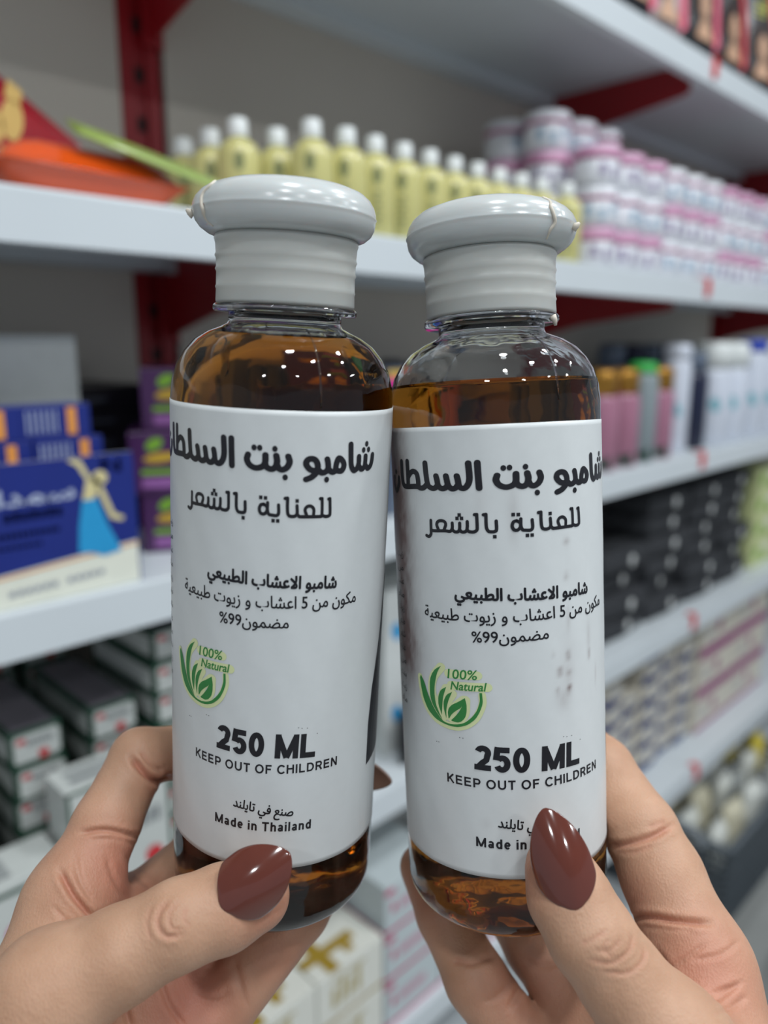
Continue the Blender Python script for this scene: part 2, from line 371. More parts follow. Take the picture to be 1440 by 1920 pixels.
def Z(x0, y0, s): return lambda pts: [np.array(R_(x0+p[0]*s, y0+p[1]*s)) for p in pts]
P_head, P_sub, P_txt = Print(), Print(), Print()
zA = Z(730, 830, 210/1440); zB = Z(900, 830, 240/1440); zD = Z(780, 940, 0.125); zE = Z(930, 940, 0.125)
zC = lambda pts: [np.array(L_(560+p[0]*160/1440, 820+p[1]*160/1440)) for p in pts]
for s_, pts in [(zA, [(1130, 255), (1140, 400), (1155, 585)]), (zA, [(1013, 262), (1030, 460), (1000, 555), (948, 588), (898, 560), (880, 480), (866, 428)]),
    (zA, [(885, 540), (850, 582), (800, 590), (757, 550), (738, 480), (726, 428)]), (zA, [(750, 545), (720, 580), (668, 588), (627, 550), (612, 480), (598, 428)]),
    (zA, [(622, 545), (590, 580), (548, 585), (495, 540), (470, 400), (456, 262)]), (zA, [(480, 540), (440, 578), (400, 582), (350, 562), (215, 562), (180, 520), (165, 400), (156, 242)]),
    (zA, [(228, 240), (238, 420), (243, 552)]), (zA, [(243, 440), (270, 390), (308, 368), (350, 400), (368, 480), (374, 558)]),
    (zA, [(66, 440), (68, 520), (95, 615), (122, 540), (124, 452)]),
    (zB, [(192, 368), (180, 420), (215, 475), (290, 500), (370, 478), (405, 430), (405, 348)]), (zB, [(405, 440), (430, 478), (485, 490), (530, 460), (545, 400), (532, 340)]),
    (zB, [(548, 440), (568, 472), (610, 482), (660, 450), (685, 390), (668, 332)]),
    (zC, [(310, 570), (200, 545), (130, 460), (150, 385), (222, 360), (290, 390), (325, 480), (300, 590), (220, 670), (125, 710)]),
    (zC, [(325, 540), (385, 595), (455, 580), (498, 520), (495, 420), (485, 368)]), (zC, [(500, 530), (560, 585), (615, 560), (640, 440), (680, 350), (745, 400), (765, 480), (720, 565), (640, 560)]),
    (zC, [(885, 118), (885, 300), (890, 470), (930, 555), (985, 520), (1015, 430), (1020, 325)]), (zC, [(1015, 480), (1060, 535), (1108, 490), (1125, 400), (1130, 315)]),
    (zC, [(1128, 470), (1165, 520), (1212, 470), (1235, 380), (1245, 290)])]:
    P_head.stroke(s_(pts), 1.62, 1.30)
for s_, p in [(zA, (87, 372)), (zB, (262, 285)), (zB, (332, 280)), (zB, (512, 270)), (zB, (645, 560)), (zC, (472, 712)), (zC, (1098, 212)), (zC, (1180, 203)), (zC, (1150, 108))]:
    P_head.dot(s_([p])[0], 1.35, 1.35)
for s_, pts in [(zD, [(222, 285), (225, 420), (225, 490), (195, 526), (158, 510)]), (zD, [(228, 425), (270, 440), (430, 442), (515, 448), (543, 400), (543, 325)]),
    (zD, [(340, 430), (310, 350), (330, 302), (375, 290), (425, 304), (445, 350), (420, 430)]), (zD, [(545, 420), (570, 450), (605, 460), (640, 448), (655, 400), (655, 328)]),
    (zD, [(655, 420), (680, 455), (720, 460), (757, 440), (770, 380), (768, 304)]), (zD, [(770, 430), (800, 455), (870, 458), (912, 430), (918, 380), (910, 200)]), (zD, [(912, 197), (876, 200)]),
    (zD, [(1048, 195), (1055, 380), (1080, 440), (1110, 456), (1180, 453), (1208, 420), (1203, 295)]), (zD, [(1046, 195), (1010, 202)]),
    (zE, [(372, 262), (375, 370), (400, 425), (450, 432), (520, 430), (550, 390), (543, 275)]), (zE, [(310, 290), (262, 310), (243, 370), (270, 425), (325, 430), (365, 385), (365, 325), (310, 290)]),
    (zE, [(674, 160), (678, 300), (692, 390), (730, 415), (790, 405), (822, 360), (815, 252)]), (zE, [(672, 160), (636, 168)]), (zE, [(822, 370), (855, 402), (900, 400), (1140, 366)]),
    (zE, [(960, 385), (930, 300), (955, 248), (1005, 235), (1045, 275), (1045, 370)]), (zE, [(1143, 108), (1150, 240), (1152, 358)]), (zE, [(1143, 108), (1120, 112)]),
    (zE, [(1160, 350), (1200, 358), (1240, 338), (1247, 290), (1236, 98)]), (zE, [(1236, 98), (1221, 104)])]:
    P_sub.stroke(s_(pts), 0.82, 0.78)
for s_, p in [(zD, (615, 255)), (zD, (683, 255)), (zD, (648, 205)), (zD, (1182, 530)), (zE, (258, 198)), (zE, (335, 198)), (zE, (472, 510)), (zE, (543, 505)), (zE, (813, 182))]:
    P_sub.dot(s_([p])[0], 0.86, 0.84, sq=True)
P_txt.text(shape('شامبو الاعشاب الطبيعي'), R_(853, 1121), R_(1101, 1111), 3.0, fat=0.15)
P_txt.text(shape('مكون من 5 اعشاب و زيوت طبيعية'), R_(797, 1155), R_(1124, 1133), 3.0, fat=0.05)
P_txt.text('%99'+shape('مضمون'), R_(885, 1204), R_(1029, 1197), 2.8, fat=0.05)
latin_line(P_txt, '250 ML', R_(889.5, 1442), R_(1087, 1431), 6.3, 0.225, 0.075)
latin_line(P_txt, 'KEEP OUT OF CHILDREN', R_(839, 1465), R_(1117, 1440), 2.35, 0.18, 0.19)
P_txt.text(shape('صنع في تايلند'), R_(934, 1551), (L_(549, 1530)), 2.5, fat=0.07)
latin_line(P_txt, 'Made in Thailand', R_(893, 1586), R_(1087, 1570), 2.5, 0.19, 0.17)
# small misprint dots above the volume
for (x, y) in [(819, 1390), (823, 1391), (862, 1383), (868, 1384), (1057, 1381), (1063, 1381), (1072, 1379), (1088, 1386)]:
    P_txt.dot(R_(x, y), 0.3, 0.16)
# column of side text at the label's left part
SIDE = ['زيت', 'من', 'عشب', 'ماء', 'زيوت', 'طبيعي', 'شعر', 'عناية', 'من', 'بنت', 'زيت', 'ماء']
q0, q1 = R_(756, 1045), R_(764, 1318)
for i, w in enumerate(SIDE):
    e = q0+(q1-q0)*i/(len(SIDE)-1); P_txt.text(shape(w), e-np.array([4.6, 0]), e, 1.9, 0.0)
# black figure printed round the side of the label
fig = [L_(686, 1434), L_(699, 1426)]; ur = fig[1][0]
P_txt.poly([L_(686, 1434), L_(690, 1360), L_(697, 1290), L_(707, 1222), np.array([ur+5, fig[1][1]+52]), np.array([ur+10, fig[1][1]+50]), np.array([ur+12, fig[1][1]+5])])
# green badge
zF = Z(770, 1235, 160/1440); P_leaf, P_halo = Print(), Print()
ring = [(160, 310), (178, 450), (220, 650), (300, 850), (420, 1000), (560, 1090), (700, 1140), (820, 1150), (960, 1115), (1090, 1020), (1170, 890), (1215, 750), (1205, 580)]
inner = [(1160, 580), (1165, 720), (1120, 870), (1040, 980), (930, 1070), (820, 1105), (700, 1105), (600, 1075), (530, 1025), (400, 835), (300, 610), (235, 400), (175, 268)]
def strip(A, B, n=36):
    A = catmull(A, 4); B = catmull(B[::-1], 4); m = min(len(A), len(B))
    ra = [A[int(round(i*(len(A)-1)/n))] for i in range(n+1)]; rb = [B[int(round(i*(len(B)-1)/n))] for i in range(n+1)]
    P_leaf.tri(ra+rb, [(i, i+1, n+2+i, n+1+i) for i in range(n)])
strip(zF(ring), zF(inner))
strip(zF([(510, 120), (400, 190), (335, 320), (325, 500), (350, 700), (430, 870), (540, 1030)]), zF([(540, 1030), (440, 800), (405, 600), (410, 420), (450, 230), (510, 120)]), 16)
strip(zF([(600, 475), (510, 530), (470, 640), (475, 780), (528, 945)]), zF([(528, 945), (535, 800), (550, 640), (600, 475)]), 12)
strip(zF([(700, 560), (610, 610), (560, 720), (565, 850), (605, 1005)]), zF([(605, 1005), (605, 850), (640, 700), (700, 560)]), 12)
strip(zF([(915, 665), (800, 730), (690, 785), (632, 870), (640, 1000)]), zF([(652, 1004), (700, 930), (780, 870), (862, 812), (915, 665)]), 14)
strip(zF([(915, 665), (945, 800), (935, 950), (880, 1040), (800, 1075), (700, 1050)]), zF([(684, 1038), (760, 965), (820, 890), (862, 812), (915, 665)]), 14)
P_leaf.text('100%', R_(839, 1271), R_(896, 1275), 2.5, 0.01, 0.15); P_leaf.text('Natural', R_(844.5, 1292), R_(914, 1296), 2.15, 0.018, 0.25)
for pts in ([(160, 300), (178, 450), (220, 650), (300, 850), (420, 1000), (560, 1090), (700, 1140), (820, 1150), (960, 1115), (1090, 1020), (1170, 890), (1215, 750), (1205, 620)], [(510, 140), (380, 320), (370, 600), (530, 1000)], [(600, 500), (510, 700), (530, 900)], [(700, 590), (600, 760), (600, 960)], [(640, 250), (1120, 290)], [(690, 450), (1290, 490)], [(900, 700), (720, 850), (700, 1010)], [(920, 700), (900, 940), (780, 1050)]):
    P_halo.stroke(zF(pts), 2.6 if pts[0] != (160, 300) else 1.9, 2.2 if pts[0] != (160, 300) else 1.9)

def wave_bump(m, dist, scale):
    nt = m.node_tree; N = nt.nodes; L = nt.links; b = N['Principled BSDF']
    tc = N.new('ShaderNodeTexCoord'); mp = N.new('ShaderNodeMapping'); mp.inputs['Scale'].default_value = (1, 1, 0.35)
    nz = N.new('ShaderNodeTexNoise'); nz.inputs['Scale'].default_value = scale; nz.inputs['Detail'].default_value = 2
    bp = N.new('ShaderNodeBump'); bp.inputs['Distance'].default_value = dist
    L.new(tc.outputs['Object'], mp.inputs[0]); L.new(mp.outputs[0], nz.inputs['Vector']); L.new(nz.outputs['Fac'], bp.inputs['Height']); L.new(bp.outputs['Normal'], b.inputs['Normal'])
M_ink = mat('black_ink', (0.008, 0.008, 0.012), 0.38, 0.2, 300)
M_green = mat('green_ink', srgb(48, 130, 62), 0.45, 0.05, 300)
M_halo = mat('pale_yellow_ink', srgb(218, 226, 172), 0.45, 0.02, 300)
M_paper = mat('label_paper', srgb(213, 217, 217), 0.36, 0.012, 400, spec=0.4)
wave_bump(M_paper, 0.0006, 55)
# stains painted as an attribute of the paper itself
nt = M_paper.node_tree; pb = nt.nodes['Principled BSDF']; src = pb.inputs['Base Color'].links[0].from_socket
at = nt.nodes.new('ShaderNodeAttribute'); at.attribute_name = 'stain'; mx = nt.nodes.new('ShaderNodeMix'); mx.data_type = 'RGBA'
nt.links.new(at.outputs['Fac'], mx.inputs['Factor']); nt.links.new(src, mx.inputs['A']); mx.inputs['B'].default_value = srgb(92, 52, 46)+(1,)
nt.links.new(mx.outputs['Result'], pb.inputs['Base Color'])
M_pet = bpy.data.materials.new('clear_plastic'); M_pet.use_nodes = True; b_ = M_pet.node_tree.nodes['Principled BSDF']
b_.inputs['Base Color'].default_value = (0.93, 0.94, 0.95, 1); b_.inputs['Transmission Weight'].default_value = 1; b_.inputs['IOR'].default_value = 1.5; b_.inputs['Roughness'].default_value = 0.02
nz = M_pet.node_tree.nodes.new('ShaderNodeTexNoise'); nz.inputs['Scale'].default_value = 90; tc = M_pet.node_tree.nodes.new('ShaderNodeTexCoord'); bp = M_pet.node_tree.nodes.new('ShaderNodeBump'); bp.inputs['Distance'].default_value = 0.0004
M_pet.node_tree.links.new(tc.outputs['Object'], nz.inputs['Vector']); M_pet.node_tree.links.new(nz.outputs['Fac'], bp.inputs['Height']); M_pet.node_tree.links.new(bp.outputs['Normal'], b_.inputs['Normal'])
M_liq = bpy.data.materials.new('amber_shampoo'); M_liq.use_nodes = True; b_ = M_liq.node_tree.nodes['Principled BSDF']
b_.inputs['Base Color'].default_value = (1, 1, 1, 1); b_.inputs['Transmission Weight'].default_value = 1; b_.inputs['IOR'].default_value = 1.36; b_.inputs['Roughness'].default_value = 0.0
va = M_liq.node_tree.nodes.new('ShaderNodeVolumeAbsorption'); va.inputs['Color'].default_value = (0.81, 0.58, 0.06, 1); va.inputs['Density'].default_value = 100
M_liq.node_tree.links.new(va.outputs[0], M_liq.node_tree.nodes['Material Output'].inputs['Volume'])
M_liqw = M_liq.copy(); M_liqw.name = 'amber_shampoo_at_wall'; M_liqw.node_tree.nodes['Principled BSDF'].inputs['IOR'].default_value = 1.36/1.5
M_cap = mat('milky_plastic', srgb(208, 213, 212), 0.22, 0.01, 200, trans=0.12, sss=0.6, sssr=0.006, spec=0.5)
M_collar = mat('translucent_milky_plastic', srgb(218, 218, 212), 0.34, 0.012, 120, trans=0.22, sss=0.5, sssr=0.006, spec=0.5)
M_flash = mat('beige_moulding_flash', srgb(214, 205, 190), 0.4, 0.05, 400)

def quarter(r0, z0, r1, z1, n=10, p=1.0):
    """elliptic arc from (r0,z0) (vertical tangent) to (r1,z1) (towards the axis)"""
    return [(r1+(r0-r1)*math.cos(t)**p, z0+(z1-z0)*math.sin(t)) for t in np.linspace(0, math.pi/2, n)]
sm = 0.001
def outer_profile():
    pr = [(0, 1.6), (12, 1.2), (18, 0.3), (20.5, 0)]+[(20.5+7.0*math.sin(t), 7.5-7.5*math.cos(t)) for t in np.linspace(0.15, math.pi/2, 9)]
    pr += [(27.5, 20), (27.5, 60), (27.5, 100), (27.5, 136)]
    pr += [(27.1, 140.0), (26.0, 143.8), (24.3, 146.8), (21.8, 149.6), (18.8, 151.6), (16.0, 152.8), (14.2, 153.6), (13.8, 154.4), (13.8, 156.4)]
    pr += [(17.2, 156.5), (17.5, 156.9), (17.5, 157.7), (17.2, 158.1), (13.6, 158.2), (13.2, 166)]
    return pr
def lathe_raw(name, prof, seg):
    """surface of revolution with consistent outward winding, prof runs from the base centre up the outside"""
    vs, fs = [], []; n = len(prof)
    for j in range(seg):
        a = 2*math.pi*j/seg
        for (r_, z) in prof: vs.append((r_*math.sin(a), -r_*math.cos(a), z))
    for j in range(seg):
        k = (j+1) % seg
        for i in range(n-1): fs.append((j*n+i, k*n+i, k*n+i+1, j*n+i+1))
    me = mesh_from(name, vs, fs, True); bm = bmesh.new(); bm.from_mesh(me); bmesh.ops.remove_doubles(bm, verts=bm.verts, dist=1e-7)
    bm.normal_update(); f = max((f for f in bm.faces), key=lambda f: f.calc_center_median().xy.length)
    if f.normal.xy.dot(f.calc_center_median().xy) < 0: bmesh.ops.reverse_faces(bm, faces=bm.faces)
    bm.to_mesh(me); bm.free(); me.polygons.foreach_set('use_smooth', [True]*len(me.polygons)); return me
def make_bottle(k, label, hinge_deg, level, stains):
    b = BOT[k]; r = empty('shampoo_bottle', (0, 0, 0)); r.matrix_world = b['M']; tag(r, label, 'bottle')
    op = outer_profile(); wl = 0.55
    ip = [(0, 2.1), (12, 1.8), (17.5, 1.0), (20.4, wl)]+[(20.5+(7.0-wl)*math.sin(t), 7.5-(7.5-wl)*math.cos(t)) for t in np.linspace(0.15, math.pi/2, 9)]
    ip += [(27.5-wl, 20), (27.5-wl, 60), (27.5-wl, 100), (27.5-wl, 136), (27.1-wl, 139.9), (26.0-wl, 143.5), (24.3-wl, 146.4), (21.8-wl, 149.1), (18.8-wl, 151.0), (16.0-wl, 152.2), (14.2-wl, 153.2), (13.8-wl, 154.4), (13.0, 166)]
    zs = [q[1] for q in ip]; rs = [q[0] for q in ip]; rl = float(np.interp(level, zs[4:], rs[4:]))
    # the shell: outer wall, lip, inner wall down to the liquid line (below it plastic meets liquid, see the liquid's own wall)
    prof = op+[q for q in ip[::-1] if q[1] > level]+[(rl, level)]
    me = lathe_raw('bottle_body', [(a*sm, z*sm) for a, z in prof], 128)
    add('bottle_body', me, M_pet, r)
    lp = [q for q in ip if q[1] < level]+[(rl, level)]; n_side = len(lp)-1
    lp += [(rl-0.7, level-0.45), (rl-2.5, level-0.75), (rl*0.5, level-0.8), (0, level-0.8)]
    me = lathe_raw('shampoo', [(a*sm, z*sm) for a, z in lp], 128); me.materials.append(M_liqw); me.materials.append(M_liq)
    for pl in me.polygons:
        c = pl.center
        if pl.normal.z > 0.3 and abs(c.z-level*sm) < 0.0009: pl.material_index = 1
    add('shampoo', me, None, r)
    # screw collar with rings, solid down to the neck
    cp = [(14.0, 158.25), (16.7, 158.25), (16.85, 159), (16.75, 161.6), (16.95, 162.1), (16.75, 162.6), (16.7, 165.6), (17.0, 166.2), (16.75, 166.8), (16.8, 168.6), (17.1, 169.3), (16.85, 170.0), (17.0, 172.2), (17.3, 173.2), (17.1, 173.9), (14.0, 174.0)]
    add('cap_collar', lathe_me('cap_collar', [(a*sm, z*sm) for a, z in cp], 96, closed=True), M_collar, r)
    ha = math.radians(hinge_deg)
    lid = [(0, 174.05), (17.1, 174.05), (18.9, 174.5), (20.2, 175.6), (20.9, 176.9), (21.15, 178.3), (21.2, 179.1), (21.38, 179.3), (21.2, 179.5), (21.15, 180.4), (20.7, 181.8), (19.8, 183.2), (18.2, 184.5), (15.5, 185.5), (10, 186.2), (0, 186.5)]
    def rf(rr, z, a):
        da = (a-ha+math.pi) % (2*math.pi)-math.pi
        w = 1/(1+math.exp((abs(da)-0.40)*26)); zz = z/sm
        v = min(max((zz-174.0)/11.5, 0), 1); return rr+w*0.0011*math.sin(math.pi*v)*min(1, rr/0.017)
    lo = add('flip_lid', lathe_me('flip_lid', [(a*sm, z*sm) for a, z in lid], 180, rf), M_cap, r)
    for s in (-1, 1):
        an = ha+s*0.43; pts = []
        for (a, z) in [(18.9, 174.8), (20.6, 176.2), (21.6, 177.8), (21.8, 179.4), (21.2, 181.4), (19.9, 183.2), (18.4, 184.3)]:
            w_ = an+0.03*math.sin(z*2.1); pts.append((a*sm*math.sin(w_), -a*sm*math.cos(w_), z*sm))
        tag(add('hinge_ridge', tube_me('hinge_ridge', catmull(pts, 4), 0.00042, 8), M_flash, lo))
    pts = [(a*sm*math.sin(ha), -a*sm*math.cos(ha), z*sm) for a, z in [(21.9, 177.9), (22.9, 178.5), (23.6, 179.0)]]
    add('hinge_nib', tube_me('hinge_nib', pts, [0.0011, 0.0008, 0.0003], 10), M_flash, lo)
    # beige drips and dried residue under the flange
    if k == 'right':
        pts = [(17.3, 156.9, 0.92), (17.9, 155.9, 0.93), (18.0, 154.6, 0.94)]
        add('dried_drip', tube_me('dried_drip', [(a*sm*math.sin(t), -a*sm*math.cos(t), z*sm) for a, z, t in pts], [0.0011, 0.0007, 0.00035], 8), M_flash, r)
    for ts in (0.44, 0.44+math.pi):
        pts = [(a*sm*math.sin(ts), -a*sm*math.cos(ts), z*sm) for a, z in op if 135 < z < 153]
        add('mould_seam', tube_me('mould_seam', pts, 0.00022, 6), M_pet, r)
    # paper label: a thin wrapped sheet
    H = b['H']; z0 = b['lab0']; ta, tb = math.radians(-98 if k == 'left' else -140), math.radians(196 if k == 'left' else 96)
    nu, nv = 220, 90; vs = []; st = []
    from mathutils import noise as mn
    noise = lambda u, h: min(1, max(0, 0.55+0.5*mn.noise(Vector((u*0.35, h*0.22, 3)))+0.35*mn.noise(Vector((u*1.2, h*0.9, 7)))))
    for j in range(nv+1):
        for i in range(nu+1):
            th = ta+(tb-ta)*i/nu; h = H*j/nv
            hh = h+(b['tilt']*(-math.sin(th))*(1-j/nv) if abs(th) < math.pi/2 else -b['tilt']*(1-j/nv)*(1 if th > 0 else -1))
            edge = min(i, nu-i)/nu
            rr = RB+0.10+0.05*math.sin(th*9+h*0.15)**2+(0.5*max(0, 1-edge*60)**2)
            vs.append((rr*sm*math.sin(th), -rr*sm*math.cos(th), (hh+z0)*sm)); u = th*RB
            st.append(min(0.85, sum(a*math.exp(-(((u-cu)/su)**2+((h-ch)/sh_)**2)) for cu, ch, su, sh_, a in stains)*(0.55+0.6*noise(u, h))))
    fs = [(j*(nu+1)+i, j*(nu+1)+i+1, (j+1)*(nu+1)+i+1, (j+1)*(nu+1)+i) for j in range(nv) for i in range(nu)]
    me = mesh_from('label', vs, fs, True); a = me.attributes.new('stain', 'FLOAT', 'POINT'); a.data.foreach_set('value', st)
    lb = add('paper_label', me, M_paper, r); sd = lb.modifiers.new('thick', 'SOLIDIFY'); sd.thickness = 0.00012; sd.offset = -1
    af = AFF if k == 'left' else ((1, 0, 0), (0, 1, 0))
    for nm, P, m, off in (('badge_halo', P_halo, M_halo, 0.20), ('green_badge', P_leaf, M_green, 0.25), ('headline_lettering', P_head, M_ink, 0.22), ('subtitle_lettering', P_sub, M_ink, 0.22), ('small_lettering', P_txt, M_ink, 0.22)):
        P.build(nm, m, lb, RB, af, z0, off)
    return r
def S(x, y, su, sh_, a): q = R_(x, y); return (q[0], q[1], su, sh_, a)
make_bottle('left', 'amber shampoo bottle on the left, full to the neck, clean white label', -78, 151.0, [])
make_bottle('right', 'partly filled amber shampoo bottle on the right, white label with brown stains', 62, 141.5,
    [S(1062, 1015, 0.9, 0.9, 0.5), S(1062, 1080, 0.8, 0.9, 0.35), S(1066, 1228, 0.8, 1.0, 0.6), S(1050, 1260, 0.9, 0.8, 0.75), S(1068, 1262, 1.0, 1.0, 0.35), S(1068, 1290, 0.8, 1.0, 0.65), S(1046, 1297, 0.6, 0.7, 0.35), S(1058, 1310, 2.2, 2.6, 0.22), S(1105, 1225, 0.6, 1.0, 0.6), S(1104, 1195, 0.8, 4, 0.2), S(1038, 1226, 0.6, 0.6, 0.3), S(1066, 1160, 0.7, 3, 0.2), S(1065, 1250, 2.5, 7, 0.12),
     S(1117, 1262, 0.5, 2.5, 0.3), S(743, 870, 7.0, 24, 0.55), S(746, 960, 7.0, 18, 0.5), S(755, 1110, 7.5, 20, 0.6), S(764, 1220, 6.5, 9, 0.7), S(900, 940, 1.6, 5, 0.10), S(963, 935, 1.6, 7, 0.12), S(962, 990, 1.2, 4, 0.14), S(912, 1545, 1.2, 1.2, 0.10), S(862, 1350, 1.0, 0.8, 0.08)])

# ==================================================================  THE TWO HANDS (signed-distance modelling in millimetres)
import openvdb
M_skin = bpy.data.materials.new('skin'); M_skin.use_nodes = True
nt = M_skin.node_tree; N = nt.nodes; L = nt.links; pb = N['Principled BSDF']
pb.inputs['Roughness'].default_value = 0.5; pb.inputs['Subsurface Weight'].default_value = 0.25; pb.inputs['Subsurface Radius'].default_value = (1.0, 0.35, 0.2); pb.inputs['Subsurface Scale'].default_value = 0.003
pb.inputs['Specular IOR Level'].default_value = 0.35
at = N.new('ShaderNodeAttribute'); at.attribute_name = 'flush'; tc = N.new('ShaderNodeTexCoord')
n1 = N.new('ShaderNodeTexNoise'); n1.inputs['Scale'].default_value = 90; n1.inputs['Detail'].default_value = 4; L.new(tc.outputs['Object'], n1.inputs['Vector'])
r1 = N.new('ShaderNodeValToRGB'); r1.color_ramp.elements[0].color = srgb(180, 140, 113)+(1,); r1.color_ramp.elements[1].color = srgb(196, 156, 129)+(1,); r1.color_ramp.elements[0].position = 0.3; r1.color_ramp.elements[1].position = 0.7
L.new(n1.outputs['Fac'], r1.inputs['Fac'])
mx = N.new('ShaderNodeMix'); mx.data_type = 'RGBA'; mx.inputs['B'].default_value = srgb(188, 112, 94)+(1,)
L.new(at.outputs['Fac'], mx.inputs['Factor']); L.new(r1.outputs['Color'], mx.inputs['A']); L.new(mx.outputs['Result'], pb.inputs['Base Color'])
v1 = N.new('ShaderNodeTexVoronoi'); v1.inputs['Scale'].default_value = 1900; n2 = N.new('ShaderNodeTexNoise'); n2.inputs['Scale'].default_value = 500; n2.inputs['Detail'].default_value = 4
mp = N.new('ShaderNodeMapping'); mp.inputs['Scale'].default_value = (1, 1, 0.4); L.new(tc.outputs['Object'], mp.inputs[0]); L.new(mp.outputs[0], v1.inputs['Vector']); L.new(tc.outputs['Object'], n2.inputs['Vector'])
ad = N.new('ShaderNodeMath'); ad.operation = 'ADD'; L.new(v1.outputs['Distance'], ad.inputs[0]); L.new(n2.outputs['Fac'], ad.inputs[1])
bp = N.new('ShaderNodeBump'); bp.inputs['Distance'].default_value = 0.00012; bp.inputs['Strength'].default_value = 0.7; L.new(ad.outputs[0], bp.inputs['Height']); L.new(bp.outputs['Normal'], pb.inputs['Normal'])
M_nail = mat('brown_nail_polish', srgb(96, 43, 30), 0.12, 0.04, 200, coat=1.0)

def smin(a, b, k):
    h = np.clip(0.5+0.5*(b-a)/k, 0, 1); return b*(1-h)+a*h-k*h*(1-h)
def cone(P, a, b, ra, rb):
    ab = b-a; t = np.clip(((P-a)@ab)/(ab@ab), 0, 1)
    q = P-a-t[..., None]*ab; return np.sqrt((q*q).sum(-1))-(ra+(rb-ra)*t)
def polyd(P, pts):
    d = None
    for a, b in zip(pts[:-1], pts[1:]):
        e = cone(P, np.array(a, float), np.array(b, float), 0, 0); d = e if d is None else np.minimum(d, e)
    return d
def bottle_sdf(P, b, r=RB+0.35):
    q = P-b['base']; h = q@b['d']; rad = np.sqrt(np.maximum((q*q).sum(-1)-h*h, 0)); rc = 6.0
    dx = np.maximum(rad-(r-rc), 0); dy = np.maximum(rc-h, 0)
    side = np.where(h < rc, np.sqrt(dx*dx+dy*dy)-rc, rad-r)
    return np.where((h < rc) & (rad < r-rc), -h, side)
def build_hand(name, label, palm, fingers, creases, flush, bot, kp=7.0, res=0.9):
    allp = np.array([p[0] for p in palm]+[p[1] for p in palm]+[j for f in fingers for j, _ in f]); lo = allp.min(0)-17; hi = allp.max(0)+17
    n = np.ceil((hi-lo)/res).astype(int)
    gx, gy, gz = [lo[i]+np.arange(n[i])*res for i in range(3)]
    P = np.stack(np.meshgrid(gx, gy, gz, indexing='ij'), -1).astype(np.float32)
    dp = None
    for a, b, ra, rb in palm:
        e = cone(P, a, b, ra, rb); dp = e if dp is None else smin(dp, e, kp)
    d = dp.copy()
    for f in fingers:
        df = None
        for (a, ra), (b, rb) in zip(f[:-1], f[1:]):
            e = cone(P, a, b, ra, rb); df = e if df is None else smin(df, e, 2.2)
        d = np.minimum(d, smin(dp, df, 6.0))
    d = -smin(-d, bottle_sdf(P, BOT[bot]), 0.8)
    d = -smin(-d, bottle_sdf(P, BOT['right' if bot == 'left' else 'left']), 0.8)
    g = openvdb.FloatGrid(3.0); g.copyFromArray(np.clip(d, -3, 3).astype(np.float32)); pts, quads = g.convertToQuads(0.0)
    V = lo+np.array(pts)*res
    me = mesh_from(name, V, [tuple(int(i) for i in q) for q in quads], True)
    bm = bmesh.new(); bm.from_mesh(me); bmesh.ops.recalc_face_normals(bm, faces=bm.faces)
    for _ in range(3): bmesh.ops.smooth_vert(bm, verts=bm.verts, factor=0.5, use_axis_x=True, use_axis_y=True, use_axis_z=True)
    bm.to_mesh(me); bm.free()
    # one subdivision, then skin folds pressed in along lines
    t_ = bpy.data.objects.new('t', me); COL.objects.link(t_); md = t_.modifiers.new('s', 'SUBSURF'); md.levels = 1; md.render_levels = 1
    bpy.context.view_layer.update(); me2 = bpy.data.meshes.new_from_object(t_.evaluated_get(bpy.context.evaluated_depsgraph_get())); bpy.data.objects.remove(t_); me2.name = name
    n_ = len(me2.vertices); V = np.empty(n_*3, np.float32); me2.vertices.foreach_get('co', V); V = V.reshape(-1, 3).astype(float)
    Nn = np.empty(n_*3, np.float32); me2.vertex_normals.foreach_get('vector', Nn); Nn = Nn.reshape(-1, 3).astype(float)
    px = np.stack([720+F_PX*V[:, 0]/V[:, 2], 960+F_PX*V[:, 1]/V[:, 2]], -1)
    front = np.clip(-(Nn*V).sum(1)/np.linalg.norm(V, axis=1)*3+0.4, 0, 1)
    fl = np.zeros(n_)
    for c, sg, am in flush: fl = np.maximum(fl, am*np.exp(-(((V-np.array(c))**2).sum(-1))/sg**2))
    disp = np.zeros(n_)
    for pts, zc, depth, w in creases:
        C2 = np.array(catmull(pts, 6)); dmin = np.full(n_, 1e9); tt = np.zeros(n_)
        for k in range(len(C2)-1):
            ab = C2[k+1]-C2[k]; t = np.clip(((px-C2[k])@ab)/(ab@ab+1e-9), 0, 1); q = px-C2[k]-t[:, None]*ab; dd = np.sqrt((q*q).sum(1))
            m_ = dd < dmin; dmin = np.where(m_, dd, dmin); tt = np.where(m_, (k+t)/(len(C2)-1), tt)
        wt = front*np.exp(-((V[:, 2]-zc)/16.0)**4)*np.clip(np.minimum(tt, 1-tt)*6+0.25, 0, 1)
        disp += wt*depth*(np.exp(-(dmin/w)**2)-0.30*np.exp(-((dmin-2.2*w)/(1.3*w))**2))
        fl = np.maximum(fl, wt*min(0.55, 0.12+0.33*depth)*np.exp(-(dmin/(w*1.5))**2))
    # fine cross wrinkles along the skin
    V = V-Nn*disp[:, None]
    o0 = cam2w(palm[0][0]); Wd = cam2w(V)-o0
    me2.vertices.foreach_set('co', Wd.astype(np.float32).ravel()); me = me2
    me.polygons.foreach_set('use_smooth', [True]*len(me.polygons)); me.flip_normals() if np.linalg.det(np.array([RT, -UP, FW])) < 0 else None; me.update()
    a = me.attributes.new('flush', 'FLOAT', 'POINT'); a.data.foreach_set('value', fl.astype(np.float32))
    o = add(name, me, M_skin, None, o0); return tag(o, label, 'hand'), o0
M_nailu = mat('nail_underside', srgb(150, 118, 102), 0.3, 0.04, 200, coat=0.3)
